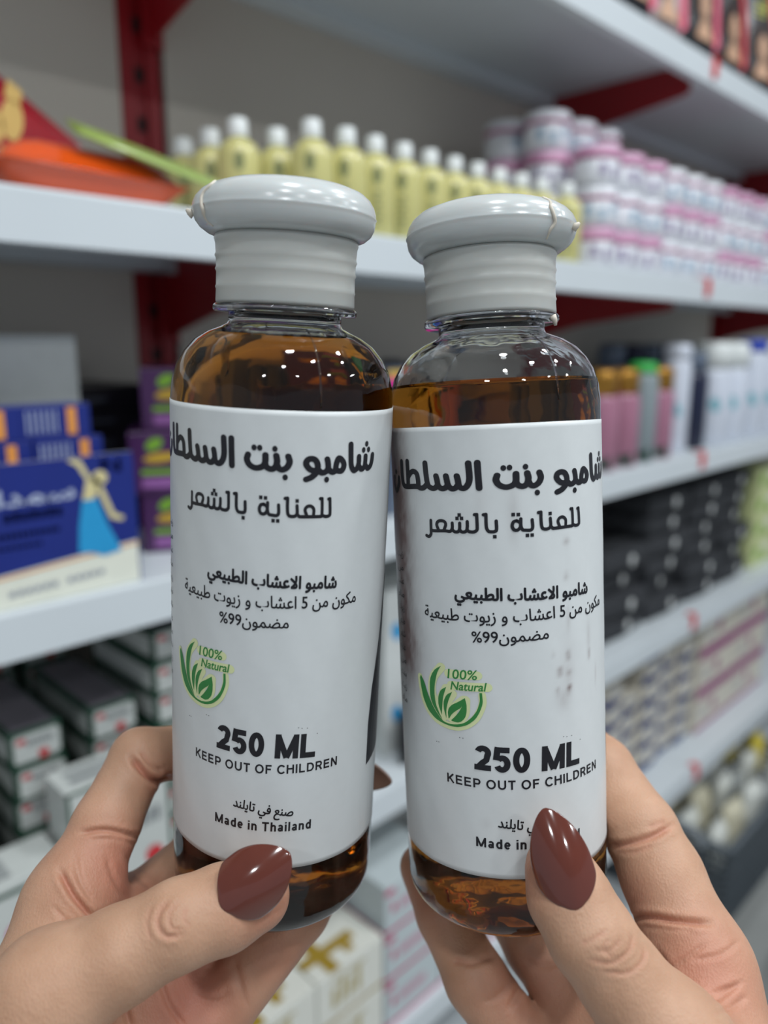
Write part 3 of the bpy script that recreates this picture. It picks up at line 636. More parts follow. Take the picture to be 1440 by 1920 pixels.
def nail(parent, o0, base, tip, normal, width, arch, drop=0.0, name='fingernail', m=None):
    """almond nail plate between two camera-space points, arched across, tapering to the tip"""
    base, tip, nv = [np.array(q, float) for q in (base, tip, normal)]
    a = tip-base; Lg = np.linalg.norm(a); a /= Lg; nv = nv-a*(nv@a); nv /= np.linalg.norm(nv); c = np.cross(a, nv)
    nu, ns = 20, 30; vs = []
    for j in range(ns+1):
        s = j/ns
        w = width*0.5*(math.sin(min(1, (s+0.004)/0.30)*math.pi/2)**0.55)*(1 if s < 0.4 else max(0.0, math.cos((s-0.4)/0.6*math.pi/2))**0.62)
        w = max(w, 0.05)
        for i in range(nu+1):
            t = -1+2*i/nu; x = t*w
            bow = 1.1*math.sin(math.pi*min(1, s*0.9+0.05))
            z = bow-arch*(x/(width*0.5))**2-drop*s*s
            vs.append(base+a*(Lg*s+0.05*width*(1-s)**2*(t*t-0.75))+c*x+nv*z)
    fs = [(j*(nu+1)+i, j*(nu+1)+i+1, (j+1)*(nu+1)+i+1, (j+1)*(nu+1)+i) for j in range(ns) for i in range(nu)]
    me = mesh_from(name, cam2w(np.array(vs))-o0, fs, True)
    bm = bmesh.new(); bm.from_mesh(me); bmesh.ops.recalc_face_normals(bm, faces=bm.faces); bm.to_mesh(me); bm.free()
    o = add(name, me, m or M_nail, parent); sd = o.modifiers.new('thick', 'SOLIDIFY'); sd.thickness = 0.0009; sd.offset = 0; sd2 = o.modifiers.new('sub', 'SUBSURF'); sd2.levels = 1; sd2.render_levels = 1
    return tag(o, 'glossy chocolate-brown almond-shaped nail' if m is None else 'pale brown underside of a long nail')

# ---- left hand
imcp, mmcp, rmcp, pmcp = pz(134, 1690, 201), pz(215, 1745, 214), pz(295, 1860, 214), pz(370, 1950, 210)
wr = np.array([-106, 178, 148.]); wr2 = np.array([-78, 196, 160.]); tm = pz(95, 1862, 172)
palm = [(wr, imcp, 16, 10.5), (wr, mmcp, 18, 11), (wr2, rmcp, 17, 11), (wr2, pmcp, 16, 10), (imcp, mmcp, 10, 10), (mmcp, rmcp, 10, 10), (rmcp, pmcp, 10, 9), (wr, tm, 18, 12.5), (tm+np.array([-8, 8, 4]), imcp+np.array([-2, 8, -4]), 9, 8)]
fing = [[(tm, 12.5), (pz(225, 1792, 174), 10.4), (pz(338, 1732, 176), 9.6), (pz(420, 1702, 180), 9.6), (pz(478, 1680, 183), 8.3)],
        [(imcp, 10.5), (pz(200, 1545, 212), 9.0), (pz(262, 1420, 224), 8.2), (np.array([-52, 74, 243.]), 7.6), (np.array([-14, 83, 243.]), 6.6)],
        [(mmcp, 9.5), (pz(375, 1598, 243), 8.4), (np.array([-38, 96, 257.]), 7.8), (np.array([-12, 92, 252.]), 6.8)],
        [(rmcp, 9.5), (pz(470, 1688, 233), 8.8), (np.array([-28, 112, 250.]), 7.6), (np.array([-18, 104, 256.]), 6.6)],
        [(pmcp, 9.2), (pz(560, 1708, 220), 8.4), (pz(610, 1650, 236), 7.4), (pz(620, 1610, 252), 6.2)]]
cr = [([(246, 1420), (272, 1450), (298, 1466), (324, 1456)], 218, 1.5, 6), ([(262, 1408), (284, 1436), (306, 1446)], 218, 0.5, 5), ([(150, 1562), (200, 1557), (262, 1570)], 206, 0.9, 5), ([(165, 1574), (215, 1572), (258, 1584)], 206, 0.35, 5),
      ([(112, 1632), (138, 1680), (176, 1724)], 195, 1.3, 6), ([(140, 1600), (150, 1650), (172, 1690)], 198, 0.35, 5), ([(200, 1605), (215, 1650), (240, 1690)], 205, 0.35, 5), ([(235, 1600), (255, 1640), (290, 1670)], 208, 0.3, 5), ([(100, 1700), (130, 1730), (160, 1745)], 190, 0.3, 5),
      ([(318, 1688), (300, 1710), (296, 1735), (312, 1756), (342, 1752)], 168, 0.38, 5), ([(335, 1690), (318, 1712), (322, 1740), (345, 1742)], 168, 0.18, 4), ([(285, 1700), (276, 1730), (284, 1765)], 168, 0.14, 4), ([(350, 1700), (345, 1722), (356, 1738)], 168, 0.12, 3.5),
      ([(240, 1850), (236, 1890), (244, 1925)], 205, 0.9, 6), ([(300, 1838), (318, 1886), (346, 1925)], 210, 0.6, 6), ([(438, 1796), (450, 1846), (462, 1890)], 215, 0.6, 7), ([(370, 1860), (400, 1870), (430, 1862)], 212, 0.3, 5)]
flush = [(pz(210, 1640, 205), 13, 0.75), (pz(280, 1690, 212), 12, 0.5), (pz(350, 1880, 210), 16, 0.85), (pz(290, 1470, 222), 8, 0.5), (pz(520, 1780, 215), 12, 0.35), (pz(505, 1700, 178), 9, 0.4), (pz(190, 1560, 212), 10, 0.3)]
lh, lo0 = build_hand('hand', 'left hand gripping the full bottle, thumb in front with a brown almond nail', palm, fing, cr, flush, 'left')
nail(lh, lo0, pz(418, 1698, 171.6), pz(543, 1600, 174.5), (0.0, -0.22, -1), 15.0, 3.2, 1.0)
nail(lh, lo0, np.array([-16, 82.0, 250.]), np.array([2.6, 84.3, 240.]), (0.3, 0, 1.0), 10.5, 2.6, 0.6, m=M_nailu)
# ---- right hand
imcp, mmcp, rmcp, pmcp = pz(1312, 1812, 198), pz(1205, 1870, 212), pz(1125, 1960, 214), pz(1015, 2010, 214)
wr = np.array([88, 184, 150.]); wr2 = np.array([58, 204, 162.]); tm = pz(1262, 1965, 170)
palm = [(wr, imcp, 19, 12.0), (wr, mmcp, 19, 11), (wr2, rmcp, 17, 11), (wr2, pmcp, 16, 10), (imcp, mmcp, 10, 10), (mmcp, rmcp, 10, 10), (rmcp, pmcp, 10, 9), (wr, tm, 19, 13.0), (tm+np.array([10, 6, 6]), imcp+np.array([2, 8, -4]), 9, 8)]
fing = [[(tm, 12.2), (pz(1165, 1835, 173), 9.9), (pz(1108, 1755, 175), 9.7), (pz(1066, 1680, 179), 9.4), (pz(1048, 1630, 182), 8.0)],
        [(imcp, 12.0), (pz(1240, 1640, 210), 11.0), (pz(1200, 1556, 217), 10.2), (pz(1128, 1440, 233), 9.2), (pz(1075, 1385, 245), 8.0), (pz(960, 1370, 251), 6.8)],
        [(mmcp, 9.5), (pz(1086, 1668, 240), 8.6), (pz(1010, 1600, 255), 7.6), (pz(930, 1600, 252), 6.8)],
        [(rmcp, 9.5), (pz(1000, 1775, 230), 8.4), (pz(935, 1680, 246), 7.4), (pz(925, 1630, 253), 6.6)],
        [(pmcp, 9.6), (pz(893, 1838, 221), 8.8), (pz(832, 1715, 232), 8.0), (pz(790, 1625, 243), 6.9)]]
cr = [([(1138, 1586), (1172, 1584), (1220, 1570), (1262, 1546)], 210, 0.8, 6), ([(1215, 1552), (1250, 1540)], 208, 0.3, 5), ([(1150, 1598), (1190, 1597), (1225, 1585)], 208, 0.3, 5), ([(1178, 1720), (1222, 1720), (1272, 1728), (1335, 1732)], 202, 1.2, 6), ([(1200, 1736), (1250, 1742), (1300, 1745)], 200, 0.3, 5),
      ([(1105, 1800), (1145, 1806), (1180, 1782), (1186, 1750)], 165, 0.24, 4), ([(1130, 1822), (1178, 1824), (1206, 1800), (1208, 1778)], 165, 0.22, 4), ([(1118, 1784), (1146, 1780), (1166, 1758)], 165, 0.16, 4), ([(1140, 1760), (1132, 1780), (1150, 1796)], 165, 0.14, 3.5), ([(1090, 1770), (1110, 1762), (1140, 1745)], 165, 0.15, 4.5),
      ([(1240, 1825), (1280, 1800), (1325, 1768)], 192, 0.35, 5), ([(1270, 1872), (1320, 1868), (1375, 1848)], 188, 0.5, 5.5), ([(1290, 1890), (1345, 1872), (1390, 1842)], 186, 0.6, 5.5), ([(1230, 1780), (1262, 1830), (1300, 1880), (1310, 1920)], 192, 0.6, 6), ([(1300, 1800), (1350, 1790), (1385, 1765)], 190, 0.3, 5), ([(1330, 1905), (1370, 1890), (1400, 1868)], 182, 0.3, 5),
      ([(846, 1800), (884, 1806), (925, 1792)], 218, 0.5, 6), ([(985, 1800), (1010, 1812), (1050, 1806)], 218, 0.35, 6), ([(955, 1890), (972, 1858), (984, 1836)], 208, 0.6, 6), ([(905, 1880), (930, 1870), (950, 1850)], 210, 0.25, 5)]
flush = [(pz(1320, 1840, 190), 14, 0.6), (pz(1260, 1780, 200), 12, 0.5), (pz(1000, 1850, 210), 15, 0.5), (pz(1180, 1690, 205), 9, 0.4), (pz(800, 1680, 232), 12, 0.35), (pz(1010, 1640, 180), 7, 0.4), (pz(1140, 1590, 218), 8, 0.35)]
rh, ro0 = build_hand('hand', 'right hand gripping the half-full stained bottle, thumb nail pointing up over the label', palm, fing, cr, flush, 'right')
nail(rh, ro0, pz(1080, 1702, 169.6), pz(1021, 1516, 175.4), (-0.06, 0.06, -1), 13.4, 3.0, 1.4)
# ==================================================================  PRODUCTS ON THE SHELVES
ORDN = ['first', 'second', 'third', 'fourth', 'fifth', 'sixth', 'seventh', 'eighth', 'ninth', 'tenth', 'eleventh', 'twelfth', 'thirteenth', 'fourteenth', 'fifteenth', 'sixteenth', 'seventeenth', 'eighteenth', 'nineteenth', 'twentieth', 'twenty-first', 'twenty-second']
ZA, ZB, ZC, ZD, ZT, ZE = [SHELF[k][0] for k in 'ABCDTE']
def C_(n, r, g, b, rough=0.45, **k): return mat(n, srgb(r, g, b), rough, 0.03, 60, **k)
def flat(name, parent, m, polys, y=None, x=None, z=None, off=0.0004):
    """thin printed shapes on a front (y), side (x) or top (z) face; polygons given as (horizontal, vertical) or (x, y) pairs"""
    vs, fs = [], []
    for P in polys:
        b = len(vs)
        for (p, q) in P:
            vs.append((p, y-off, q) if y is not None else (x-off, p, q) if x is not None else (p, q, z+off))
        fs.append(tuple(range(b, b+len(P))))
    return add(name, mesh_from(name, vs, fs), m, parent)
def rect(x0, z0, x1, z1): return [(x0, z0), (x1, z0), (x1, z1), (x0, z1)]
def ell(cx, cz, rx, rz, n=16, a0=0.0): return [(cx+rx*math.cos(t)*math.cos(a0)-rz*math.sin(t)*math.sin(a0), cz+rx*math.cos(t)*math.sin(a0)+rz*math.sin(t)*math.cos(a0)) for t in np.linspace(0, 2*math.pi, n, endpoint=False)]
def ftext(name, parent, m, body, x, z, w, h, y, slant=0.0, bold=0.0, off=0.0005):
    V, Fc = text_geo(body, bold); x0, x1 = V[:, 0].min(), V[:, 0].max(); z0, z1 = V[:, 1].min(), V[:, 1].max()
    vs = [(x+(v[0]-x0)/(x1-x0)*w, y-off, z+(v[1]-z0)/(z1-z0)*h+slant*(v[0]-x0)/(x1-x0)*w) for v in V]
    return add(name, mesh_from(name, vs, Fc), m, parent)
def carton(name, label, loc, dims, m, cat='box', group=None, rz=0.0, bevel=0.0008):
    """box standing on loc = (x left, y front, z bottom), local origin at its front left bottom corner; with lid flap seam"""
    w, d, h = dims
    r = empty(name, loc, rz); tag(r, label, cat, group)
    add('carton_body', box_me('carton_body', 0, w, 0, d, 0, h, bevel), m, r)
    return r

# ---- second shelf: yellow bottles
M_yel = mat('yellow_liquid_bottle', srgb(208, 202, 134), 0.25, 0.02, 30, sss=0.2, sssr=0.01, coat=0.5)
M_wcap = mat('white_cap_plastic', srgb(226, 230, 228), 0.3, 0.02, 60)
M_olive = C_('olive_print', 122, 128, 84)
def yellow_bottle():
    r = empty('yellow_bottle', (0, 0, 0)); R = 0.0202
    pr = [(0, 0), (R-0.003, 0), (R, 0.003), (R, 0.074), (R-0.0008, 0.079), (R-0.004, 0.085), (0.0105, 0.0895), (0.0085, 0.0915), (0, 0.0915)]
    add('bottle_body', lathe_me('bottle_body', pr, 32), M_yel, r)
    add('cap', lathe_me('cap', [(0, 0.0916), (0.0092, 0.0916), (0.0094, 0.093), (0.0090, 0.1085), (0.0078, 0.1098), (0, 0.11)], 24), M_wcap, r)
    vs, fs = [], []
    def patch(cx, cz, rx, rz, n=18):
        b = len(vs)
        for t in np.linspace(0, 2*math.pi, n, endpoint=False):
            u = cx+rx*math.cos(t); q = (R+0.0004)
            vs.append((q*math.sin(u/R), -q*math.cos(u/R), cz+rz*math.sin(t)))
        fs.append(tuple(range(b, b+n)))
    patch(0, 0.066, 0.0045, 0.009)
    for i in range(6): patch(0.001*((-1)**i), 0.048-i*0.0062, 0.0036, 0.0018, 8)
    add('leaf_print', mesh_from('leaf_print', vs, fs), M_olive, r); return r
proto = yellow_bottle()
YB = [(0.498, 0.043), (0.5395, 0.041), (0.580, 0.043), (0.6205, 0.042), (0.661, 0.042), (0.703, 0.043), (0.744, 0.043), (0.785, 0.043), (0.826, 0.041), (0.867, 0.038), (0.913, 0.030)]
for i, (x, y) in enumerate(YB):
    o = proto if i == 0 else copy_tree(proto); o.location = (x, y, ZA+0.0004); o.scale.z = 0.91; o.rotation_euler.z = -0.72+random.uniform(-0.2, 0.2)
    tag(o, 'pale yellow bottle with white cap, %s from the left in the front row' % ORDN[i], 'bottle', 'yellow bottles on the second highest shelf')
for i, (x, y, l) in enumerate([(0.4475, 0.088, 'pale yellow bottle behind the front row, close to the red upright, nearer of two'), (0.494, 0.0905, 'pale yellow bottle standing right behind the first bottle of the front row'),
                               (0.449, 0.137, 'pale yellow bottle third row back in front of the red upright'), (0.449, 0.186, 'hindmost pale yellow bottle beside the red upright')]):
    o = copy_tree(proto); o.scale.z = 0.91; o.location = (x, y, ZA+0.0004); o.rotation_euler.z = -0.6; tag(o, l, 'bottle', 'yellow bottles on the second highest shelf')
# ---- stacked jars in shrink wrap
M_jar = mat('white_jar_plastic', srgb(224, 226, 232), 0.25, 0.02, 50, coat=0.8)
M_pink = mat('magenta_lid', srgb(166, 62, 118), 0.28, 0.04, 50, coat=0.8)
M_jlab = C_('pale_blue_jar_print', 150, 176, 196); M_jlab2 = C_('grey_violet_jar_print', 150, 140, 168)
def jar(kind):
    r = empty('cream_jar', (0, 0, 0)); R = 0.0325
    add('jar_body', lathe_me('jar_body', [(0, 0), (R-0.006, 0), (R-0.002, 0.003), (R, 0.010), (R, 0.030), (R-0.002, 0.0345), (0, 0.0345)], 28), M_jar, r)
    add('lid', lathe_me('lid', [(0, 0.0347), (R, 0.0347), (R+0.0004, 0.036), (R+0.0004, 0.039)], 28), M_pink, r)
    add('lid_top', lathe_me('lid_top', [(R+0.0004, 0.0391), (R+0.0002, 0.0475), (R-0.002, 0.0505), (R-0.008, 0.0515), (0, 0.0515)], 28), M_jar if kind else C_('rose_lid_top', 206, 160, 188, 0.28), r)
    vs, fs = [], []
    for c, w_, zz0, zz1 in ((-0.010, 0.012, 0.012, 0.028), (0.008, 0.010, 0.009, 0.024), (0.026, 0.010, 0.014, 0.029)):
        for k in range(5):
            for q in (zz0, zz1):
                a = (c+w_*k/5)/R; vs.append(((R+0.0005)*math.sin(a), -(R+0.0005)*math.cos(a), q))
        b = len(vs)-10; fs += [(b+2*k, b+2*k+2, b+2*k+3, b+2*k+1) for k in range(4)]
    add('jar_print', mesh_from('jar_print', vs, fs), M_jlab if kind else M_jlab2, r); return r
jp = [jar(0), jar(1)]; used = [False, False]
TIER = ['bottom', 'second', 'third', 'top fourth']; ROWN = ['front', 'middle', 'back']
for ry, y in enumerate((0.036, 0.1045, 0.173)):
    for ix in range(19 if ry == 0 else 16 if ry == 1 else 8):
        x = (0.992 if ry == 0 else 0.975)+0.0675*ix
        nt_ = 3 if ry == 0 else (4 if ix < 3 else 3)
        for t in range(nt_):
            if ry == 2 and t < 2: continue_ = True
            kd = (t+ix//3) % 2
            o = jp[kd] if not used[kd] else copy_tree(jp[kd]); used[kd] = True
            o.location = (x+random.uniform(-0.0005, 0.0005), y, ZA+0.0003+0.0517*t); o.rotation_euler.z = -0.7+random.uniform(-0.5, 0.5)
            tag(o, 'small white jar with magenta rim, %s tier, %s row, %s from the left' % (TIER[t], ROWN[ry], ORDN[ix]), 'jar', 'stacked white jars with magenta lids')
# ---- sachets at the left of the second shelf
def pouch_me(name, w, h, t, nu=14, nv=18, crimp=0.07):
    vs, fs = [], []
    for s in (-1, 1):
        for j in range(nv+1):
            for i in range(nu+1):
                u, v = i/nu, j/nv
                q = max(0, min(1, min(u, 1-u)/0.18))*max(0, min(1, (min(v, 1-v)-crimp)/0.16)); q = math.sqrt(max(q, 0))
                vs.append(((u-0.5)*w, s*(t*0.5*q+0.0003), v*h))
    N_ = (nu+1)*(nv+1)
    for s in (0, 1):
        for j in range(nv):
            for i in range(nu):
                a = s*N_+j*(nu+1)+i; f = (a, a+1, a+nu+2, a+nu+1); fs.append(f if s == 0 else f[::-1])
    rim = [i for i in range(nu+1)]+[j*(nu+1)+nu for j in range(1, nv+1)]+[nv*(nu+1)+i for i in range(nu-1, -1, -1)]+[j*(nu+1) for j in range(nv-1, 0, -1)]
    for k in range(len(rim)):
        a, b = rim[k], rim[(k+1) % len(rim)]; fs.append((a, b, b+N_, a+N_))
    return mesh_from(name, vs, fs, True)
def place(o, X, Y, Zv, O):
    """matrix from local axes expressed in the room"""
    o.matrix_world = Matrix(((X[0], Y[0], Zv[0], O[0]), (X[1], Y[1], Zv[1], O[1]), (X[2], Y[2], Zv[2], O[2]), (0, 0, 0, 1)))
M_rp = mat('dark_red_foil', srgb(150, 22, 36), 0.25, 0.1, 30, coat=0.7); M_or = mat('orange_foil', srgb(226, 84, 22), 0.22, 0.06, 25, coat=1.0)
M_lime = mat('lime_foil', srgb(150, 172, 84), 0.3, 0.1, 30, coat=0.7); M_gold = C_('gold_print', 200, 168, 96, 0.35)
def basis(xd, zd):
    xd = Vector(xd).normalized(); zd = Vector(zd); zd = (zd-xd*zd.dot(xd)).normalized(); yd = zd.cross(xd); return xd, yd, zd
o = add('red_sachet', pouch_me('red_sachet', 0.10, 0.085, 0.012), M_rp); tag(o, 'dark red and gold sachet leaning back at the left end behind the orange one', 'sachet')
x_, y_, z_ = basis((0.84, 0.25, -0.42), (0.40, 0.30, 0.72)); place(o, x_, y_, z_, (0.250, 0.105, ZA+0.012))
g_ = flat('gold_swirl', o, M_gold, [ell(-0.020, 0.052, 0.010, 0.018), ell(-0.032, 0.036, 0.008, 0.014), ell(-0.010, 0.030, 0.006, 0.010), rect(-0.030, 0.066, -0.016, 0.082)], y=-0.0063)
o = add('orange_sachet', pouch_me('orange_sachet', 0.146, 0.075, 0.036), M_or); tag(o, 'glossy orange sachet lying flat at the front of the second shelf', 'sachet')
x_, y_, z_ = basis((1, 0.08, 0.0), (0.0, 1, 0.0)); place(o, x_, y_, z_, (0.279, 0.012, ZA+0.0183))
o = add('lime_sachet', pouch_me('lime_sachet', 0.132, 0.024, 0.005), M_lime); tag(o, 'flat lime green sachet slanting over the orange one to the shelf edge', 'sachet')
x_, y_, z_ = basis((0.93, -0.02, -0.19), (0.05, 0.75, 0.5)); place(o, x_, y_, z_, (0.322, 0.010, ZA+0.029))
# ---- pouches with portraits on the highest shelf
M_blk = mat('black_pouch_foil', srgb(32, 34, 38), 0.3, 0.1, 30, coat=0.5); M_skinp = C_('printed_skin_tone', 206, 164, 134); M_hairp = C_('printed_dark_hair', 52, 34, 30)
M_pk = C_('pink_print', 222, 96, 122); M_wh = C_('white_print', 224, 228, 226); M_ye = C_('yellow_green_print', 196, 196, 84); M_rose = C_('pale_rose_print', 206, 180, 176)
def hair_pouch(kind):
    r = add('hair_colour_pouch', pouch_me('pouch', 0.096, 0.20, 0.034), M_blk if kind != 1 else C_('pale_pouch_foil', 176, 164, 164, 0.3))
    y = -0.0178
    flat('printed_stripe', r, M_pk if kind != 2 else C_('red_print', 200, 40, 52), [[(0.02, 0.02), (0.038, 0.03), (0.034, 0.10), (0.014, 0.17), (-0.002, 0.17), (0.018, 0.10)]], y=y)
    flat('printed_hair', r, M_hairp, [ell(-0.016, 0.085, 0.024, 0.034)], y=y-0.0004)
    flat('printed_face', r, M_skinp, [ell(-0.010, 0.078, 0.014, 0.021), [(-0.016, 0.062), (-0.004, 0.062), (0.016, 0.03), (-0.036, 0.03)]], y=y-0.0009)
    flat('printed_features', r, M_hairp, [ell(-0.0155, 0.081, 0.0028, 0.0012, 8), ell(-0.0045, 0.081, 0.0028, 0.0012, 8), ell(-0.010, 0.067, 0.0036, 0.0011, 8)], y=y-0.0013)
    flat('printed_bars', r, M_wh if kind != 2 else M_ye, [rect(-0.034, 0.145-0.009*k, 0.004-0.005*k, 0.149-0.009*k) for k in range(3)], y=y)
    return r
hp = [hair_pouch(k) for k in range(3)]
KN = ['black pouch with printed portrait and pink stripe', 'pale rose pouch with printed portrait', 'black pouch with portrait, red stripe, yellow bars']
used3 = [False]*3
for i, x in enumerate([0.80, 0.93, 1.055, 1.155, 1.265, 1.385, 1.51, 1.64, 1.77, 1.90, 2.03, 2.16]):
    k = [0, 0, 0, 1, 0, 2, 2, 0, 2, 1, 0, 2][i]
    o = hp[k] if not used3[k] else copy_tree(hp[k]); used3[k] = True
    o.location = (x, 0.034+0.004*(i % 2), ZT+0.0005); o.rotation_euler = (-0.06, 0, random.uniform(-0.3, -0.05))
    tag(o, '%s, %s from the left on the highest shelf' % (KN[k], ORDN[i]), 'pouch', 'hair colour pouches on the highest shelf')
# ---- third shelf, left: blue display carton with small boxes
M_blue = mat('royal_blue_card', srgb(14, 36, 122), 0.35, 0.05, 20, coat=0.3); M_cream = C_('cream_card', 226, 228, 214); M_wcard = C_('white_card', 206, 210, 208)
M_cy = C_('cyan_print', 34, 150, 206); M_flesh = C_('pale_yellow_figure_print', 214, 202, 150); M_org = C_('orange_print', 226, 150, 70); M_silver = C_('pale_silver_print', 170, 180, 204)
M_gtx = C_('grey_lettering', 150, 156, 166)
r = empty('display_box', (0.03, 0.006, ZB+0.0004)); tag(r, 'blue and cream display carton with white lid standing open on the third shelf', 'box')
W_ = 0.25
add('tray', box_me('tray', 0, W_, 0.0015, 0.112, 0, 0.091, 0.001), M_cream, r)
add('front_panel', box_me('front_panel', 0, W_, 0, 0.0015, 0.0, 0.104, 0.0004), M_cream, r)
add('side_panel', box_me('side_panel', W_, W_+0.0012, 0.0, 0.112, 0.0, 0.098, 0.0004), M_blue, r)
add('lid_panel', box_me('lid_panel', 0.0, W_+0.012, 0.1125, 0.1145, 0.0, 0.192, 0.0006), M_wcard, r)
flat('blue_field', r, M_blue, [[(0, 0.022), (0.10, 0.022), (W_, 0.034), (W_, 0.104), (0, 0.104)]], y=0)
flat('orange_line', r, M_org, [[(0, 0.0185), (0.10, 0.0185), (W_, 0.0305), (W_, 0.032), (0.10, 0.020), (0, 0.020)]], y=0)
ftext('arabic_title', r, M_silver, shape('سمدال'), 0.128, 0.070, 0.075, 0.016, 0, 0.0, 0.03)
flat('title_line', r, M_pk, [rect(0.152+0.006*k, 0.0625, 0.1562+0.006*k, 0.0685+0.001*(k % 2)) for k in range(7)], y=0)
flat('small_line', r, M_silver, [rect(0.130+0.004*k, 0.051, 0.133+0.004*k, 0.0545) for k in range(15)]+[rect(0.145+0.004*k, 0.043, 0.148+0.004*k, 0.0455) for k in range(8)], y=0)
flat('cream_line', r, M_gtx, [rect(0.150+0.006*k, 0.0085+0.0003*k, 0.1545+0.006*k, 0.0125+0.0003*k) for k in range(12) if k != 6], y=0)
flat('corner_mark', r, M_org, [rect(0.224, 0.090, 0.2275, 0.1005), [(0.2275, 0.1005), (0.2365, 0.092), (0.2365, 0.0895), (0.2275, 0.097)], rect(0.2365, 0.0895, 0.240, 0.100)], y=0)
flat('dancer_skirt', r, M_cy, [[(0.208, 0.072), (0.219, 0.072), (0.226, 0.050), (0.236, 0.028), (0.222, 0.026), (0.212, 0.030), (0.202, 0.032), (0.204, 0.052)]], y=-0.0002)
flat('dancer_body', r, M_flesh, [[(0.208, 0.071), (0.217, 0.071), (0.224, 0.082), (0.219, 0.088), (0.212, 0.086)], ell(0.2225, 0.0865, 0.0062, 0.0056), [(0.212, 0.086), (0.216, 0.086), (0.209, 0.101), (0.203, 0.106-0.003), (0.199, 0.1015), (0.206, 0.097)], [(0.219, 0.080), (0.224, 0.080), (0.232, 0.058), (0.240, 0.054), (0.238, 0.051), (0.229, 0.054)]], y=-0.0003)
def tea_box():
    r = empty('small_tea_box', (0, 0, 0)); add('carton_body', box_me('carton_body', 0, 0.052, 0, 0.034, 0, 0.0245, 0.0006), M_blue, r)
    flat('orange_stripe', r, M_org, [rect(0.034, 0.002, 0.041, 0.0225)], y=0)
    flat('printed_lines', r, M_silver, [rect(0.004+0.0042*k, 0.004, 0.0052+0.0042*k, 0.021) for k in range(6)], y=0); return r
tb = tea_box(); first = True
for row, (xs, zz, yy) in enumerate((((0.055, 0.108, 0.161, 0.2145), 0.0, 0.02), ((0.052, 0.104, 0.156, 0.208), 0.0247, 0.024))):
    for i, x in enumerate(xs):
        o = tb if first else copy_tree(tb); first = False
        o.location = (x-0.0, 0.006+yy, ZB+0.0918+zz)
        tag(o, 'small blue box with orange stripe, %s from the left, %s row in the display carton' % (ORDN[i], ['lower', 'upper'][row]), 'box', 'small blue boxes in the display carton')
# black and purple box stacks
M_bcard = mat('black_card', srgb(26, 24, 30), 0.4, 0.1, 30); M_pcard = mat('purple_card', srgb(72, 34, 84), 0.35, 0.08, 30, coat=0.3); M_lg = C_('lime_print', 122, 170, 50); M_yb = C_('mustard_print', 196, 160, 50); M_mv = C_('mauve_print', 150, 96, 160)
def thin_box():
    r = empty('black_box', (0, 0, 0)); add('carton_body', box_me('carton_body', 0, 0.10, 0, 0.12, 0, 0.0205, 0.0008), M_bcard, r)
    flat('grey_print', r, C_('dim_grey_print', 70, 74, 84), [rect(0.006, 0.006, 0.05, 0.010)], y=0); return r
tbx = thin_box()
for i in range(7):
    o = tbx if i == 0 else copy_tree(tbx); o.location = (0.290+0.004*(i % 3), 0.168+0.003*(i % 2), ZB+0.0004+0.0208*i)
    tag(o, 'flat black box, %s from the bottom of the stack behind the purple boxes' % ORDN[i], 'box', 'stacked flat black boxes')
def purple_box():
    r = empty('purple_box', (0, 0, 0)); add('carton_body', box_me('carton_body', 0, 0.13, 0, 0.095, 0, 0.0545, 0.0008), M_pcard, r)
    flat('lime_leaf_print', r, M_lg, [ell(0.022, 0.044, 0.008, 0.005, 12, 0.5), rect(0.010, 0.017, 0.055, 0.0215)], y=0)
    flat('mustard_print', r, M_yb, [ell(0.027, 0.032, 0.015, 0.0045, 12, 0.1), ell(0.08, 0.035, 0.02, 0.006, 12, 0.1)], y=0)
    flat('mauve_print', r, M_mv, [rect(0.010, 0.005, 0.05, 0.014)], y=0, off=0.0003); return r
pb_ = purple_box()
for i, (x, y) in enumerate(((0.322, 0.078), (0.314, 0.080), (0.330, 0.082))):
    o = pb_ if i == 0 else copy_tree(pb_); o.location = (x, y, ZB+0.0004+0.0548*i); o.rotation_euler.z = -0.52; tag(o, 'purple box with lime and mustard print, %s of the stack' % ['lowest', 'middle', 'topmost'][i], 'box', 'stacked purple boxes')
# dark flacons and a magenta box seen between the two bottles
M_slate = C_('slate_plastic', 92, 104, 122, 0.3); M_navy = C_('navy_plastic', 26, 32, 58, 0.3); M_mag = C_('magenta_card', 206, 30, 140)
def simple_bottle(name, R, H, mb, mc, capf=0.22, neck=0.5, seg=24, capr=0.8):
    r = empty(name, (0, 0, 0)); hb = H*(1-capf)
    add('bottle_body', lathe_me('bottle_body', [(0, 0), (R*0.9, 0), (R, R*0.12), (R, hb-R*0.5), (R*0.93, hb-R*0.2), (R*neck, hb), (0, hb)], seg), mb, r)
    add('cap', lathe_me('cap', [(0, hb+0.0002), (R*capr, hb+0.0002), (R*capr, H-R*0.25), (R*capr*0.85, H-R*0.06), (0, H)], seg), mc, r); return r
sb = simple_bottle('slate_bottle', 0.022, 0.165, M_slate, M_navy, 0.2, 0.6)
for i, x in enumerate((0.60, 0.655, 0.71, 0.765, 0.82, 0.875)):
    o = sb if i == 0 else copy_tree(sb); o.location = (x, 0.20, ZB+0.0004)
    tag(o, 'slate grey bottle, dark cap, %s from the left in the third shelf back row' % ORDN[i], 'bottle', 'slate bottles at the back of the third shelf')
o = carton('magenta_banded_box', 'small slate box with magenta band glimpsed between the shoulders of the two bottles', (0.585, 0.03, ZB+0.0004), (0.05, 0.06, 0.160), M_slate)
flat('magenta_band', o, M_mag, [rect(0.0, 0.108, 0.05, 0.150)], y=0); flat('mustard_band', o, M_yb, [rect(0.0, 0.150, 0.05, 0.158)], y=0)
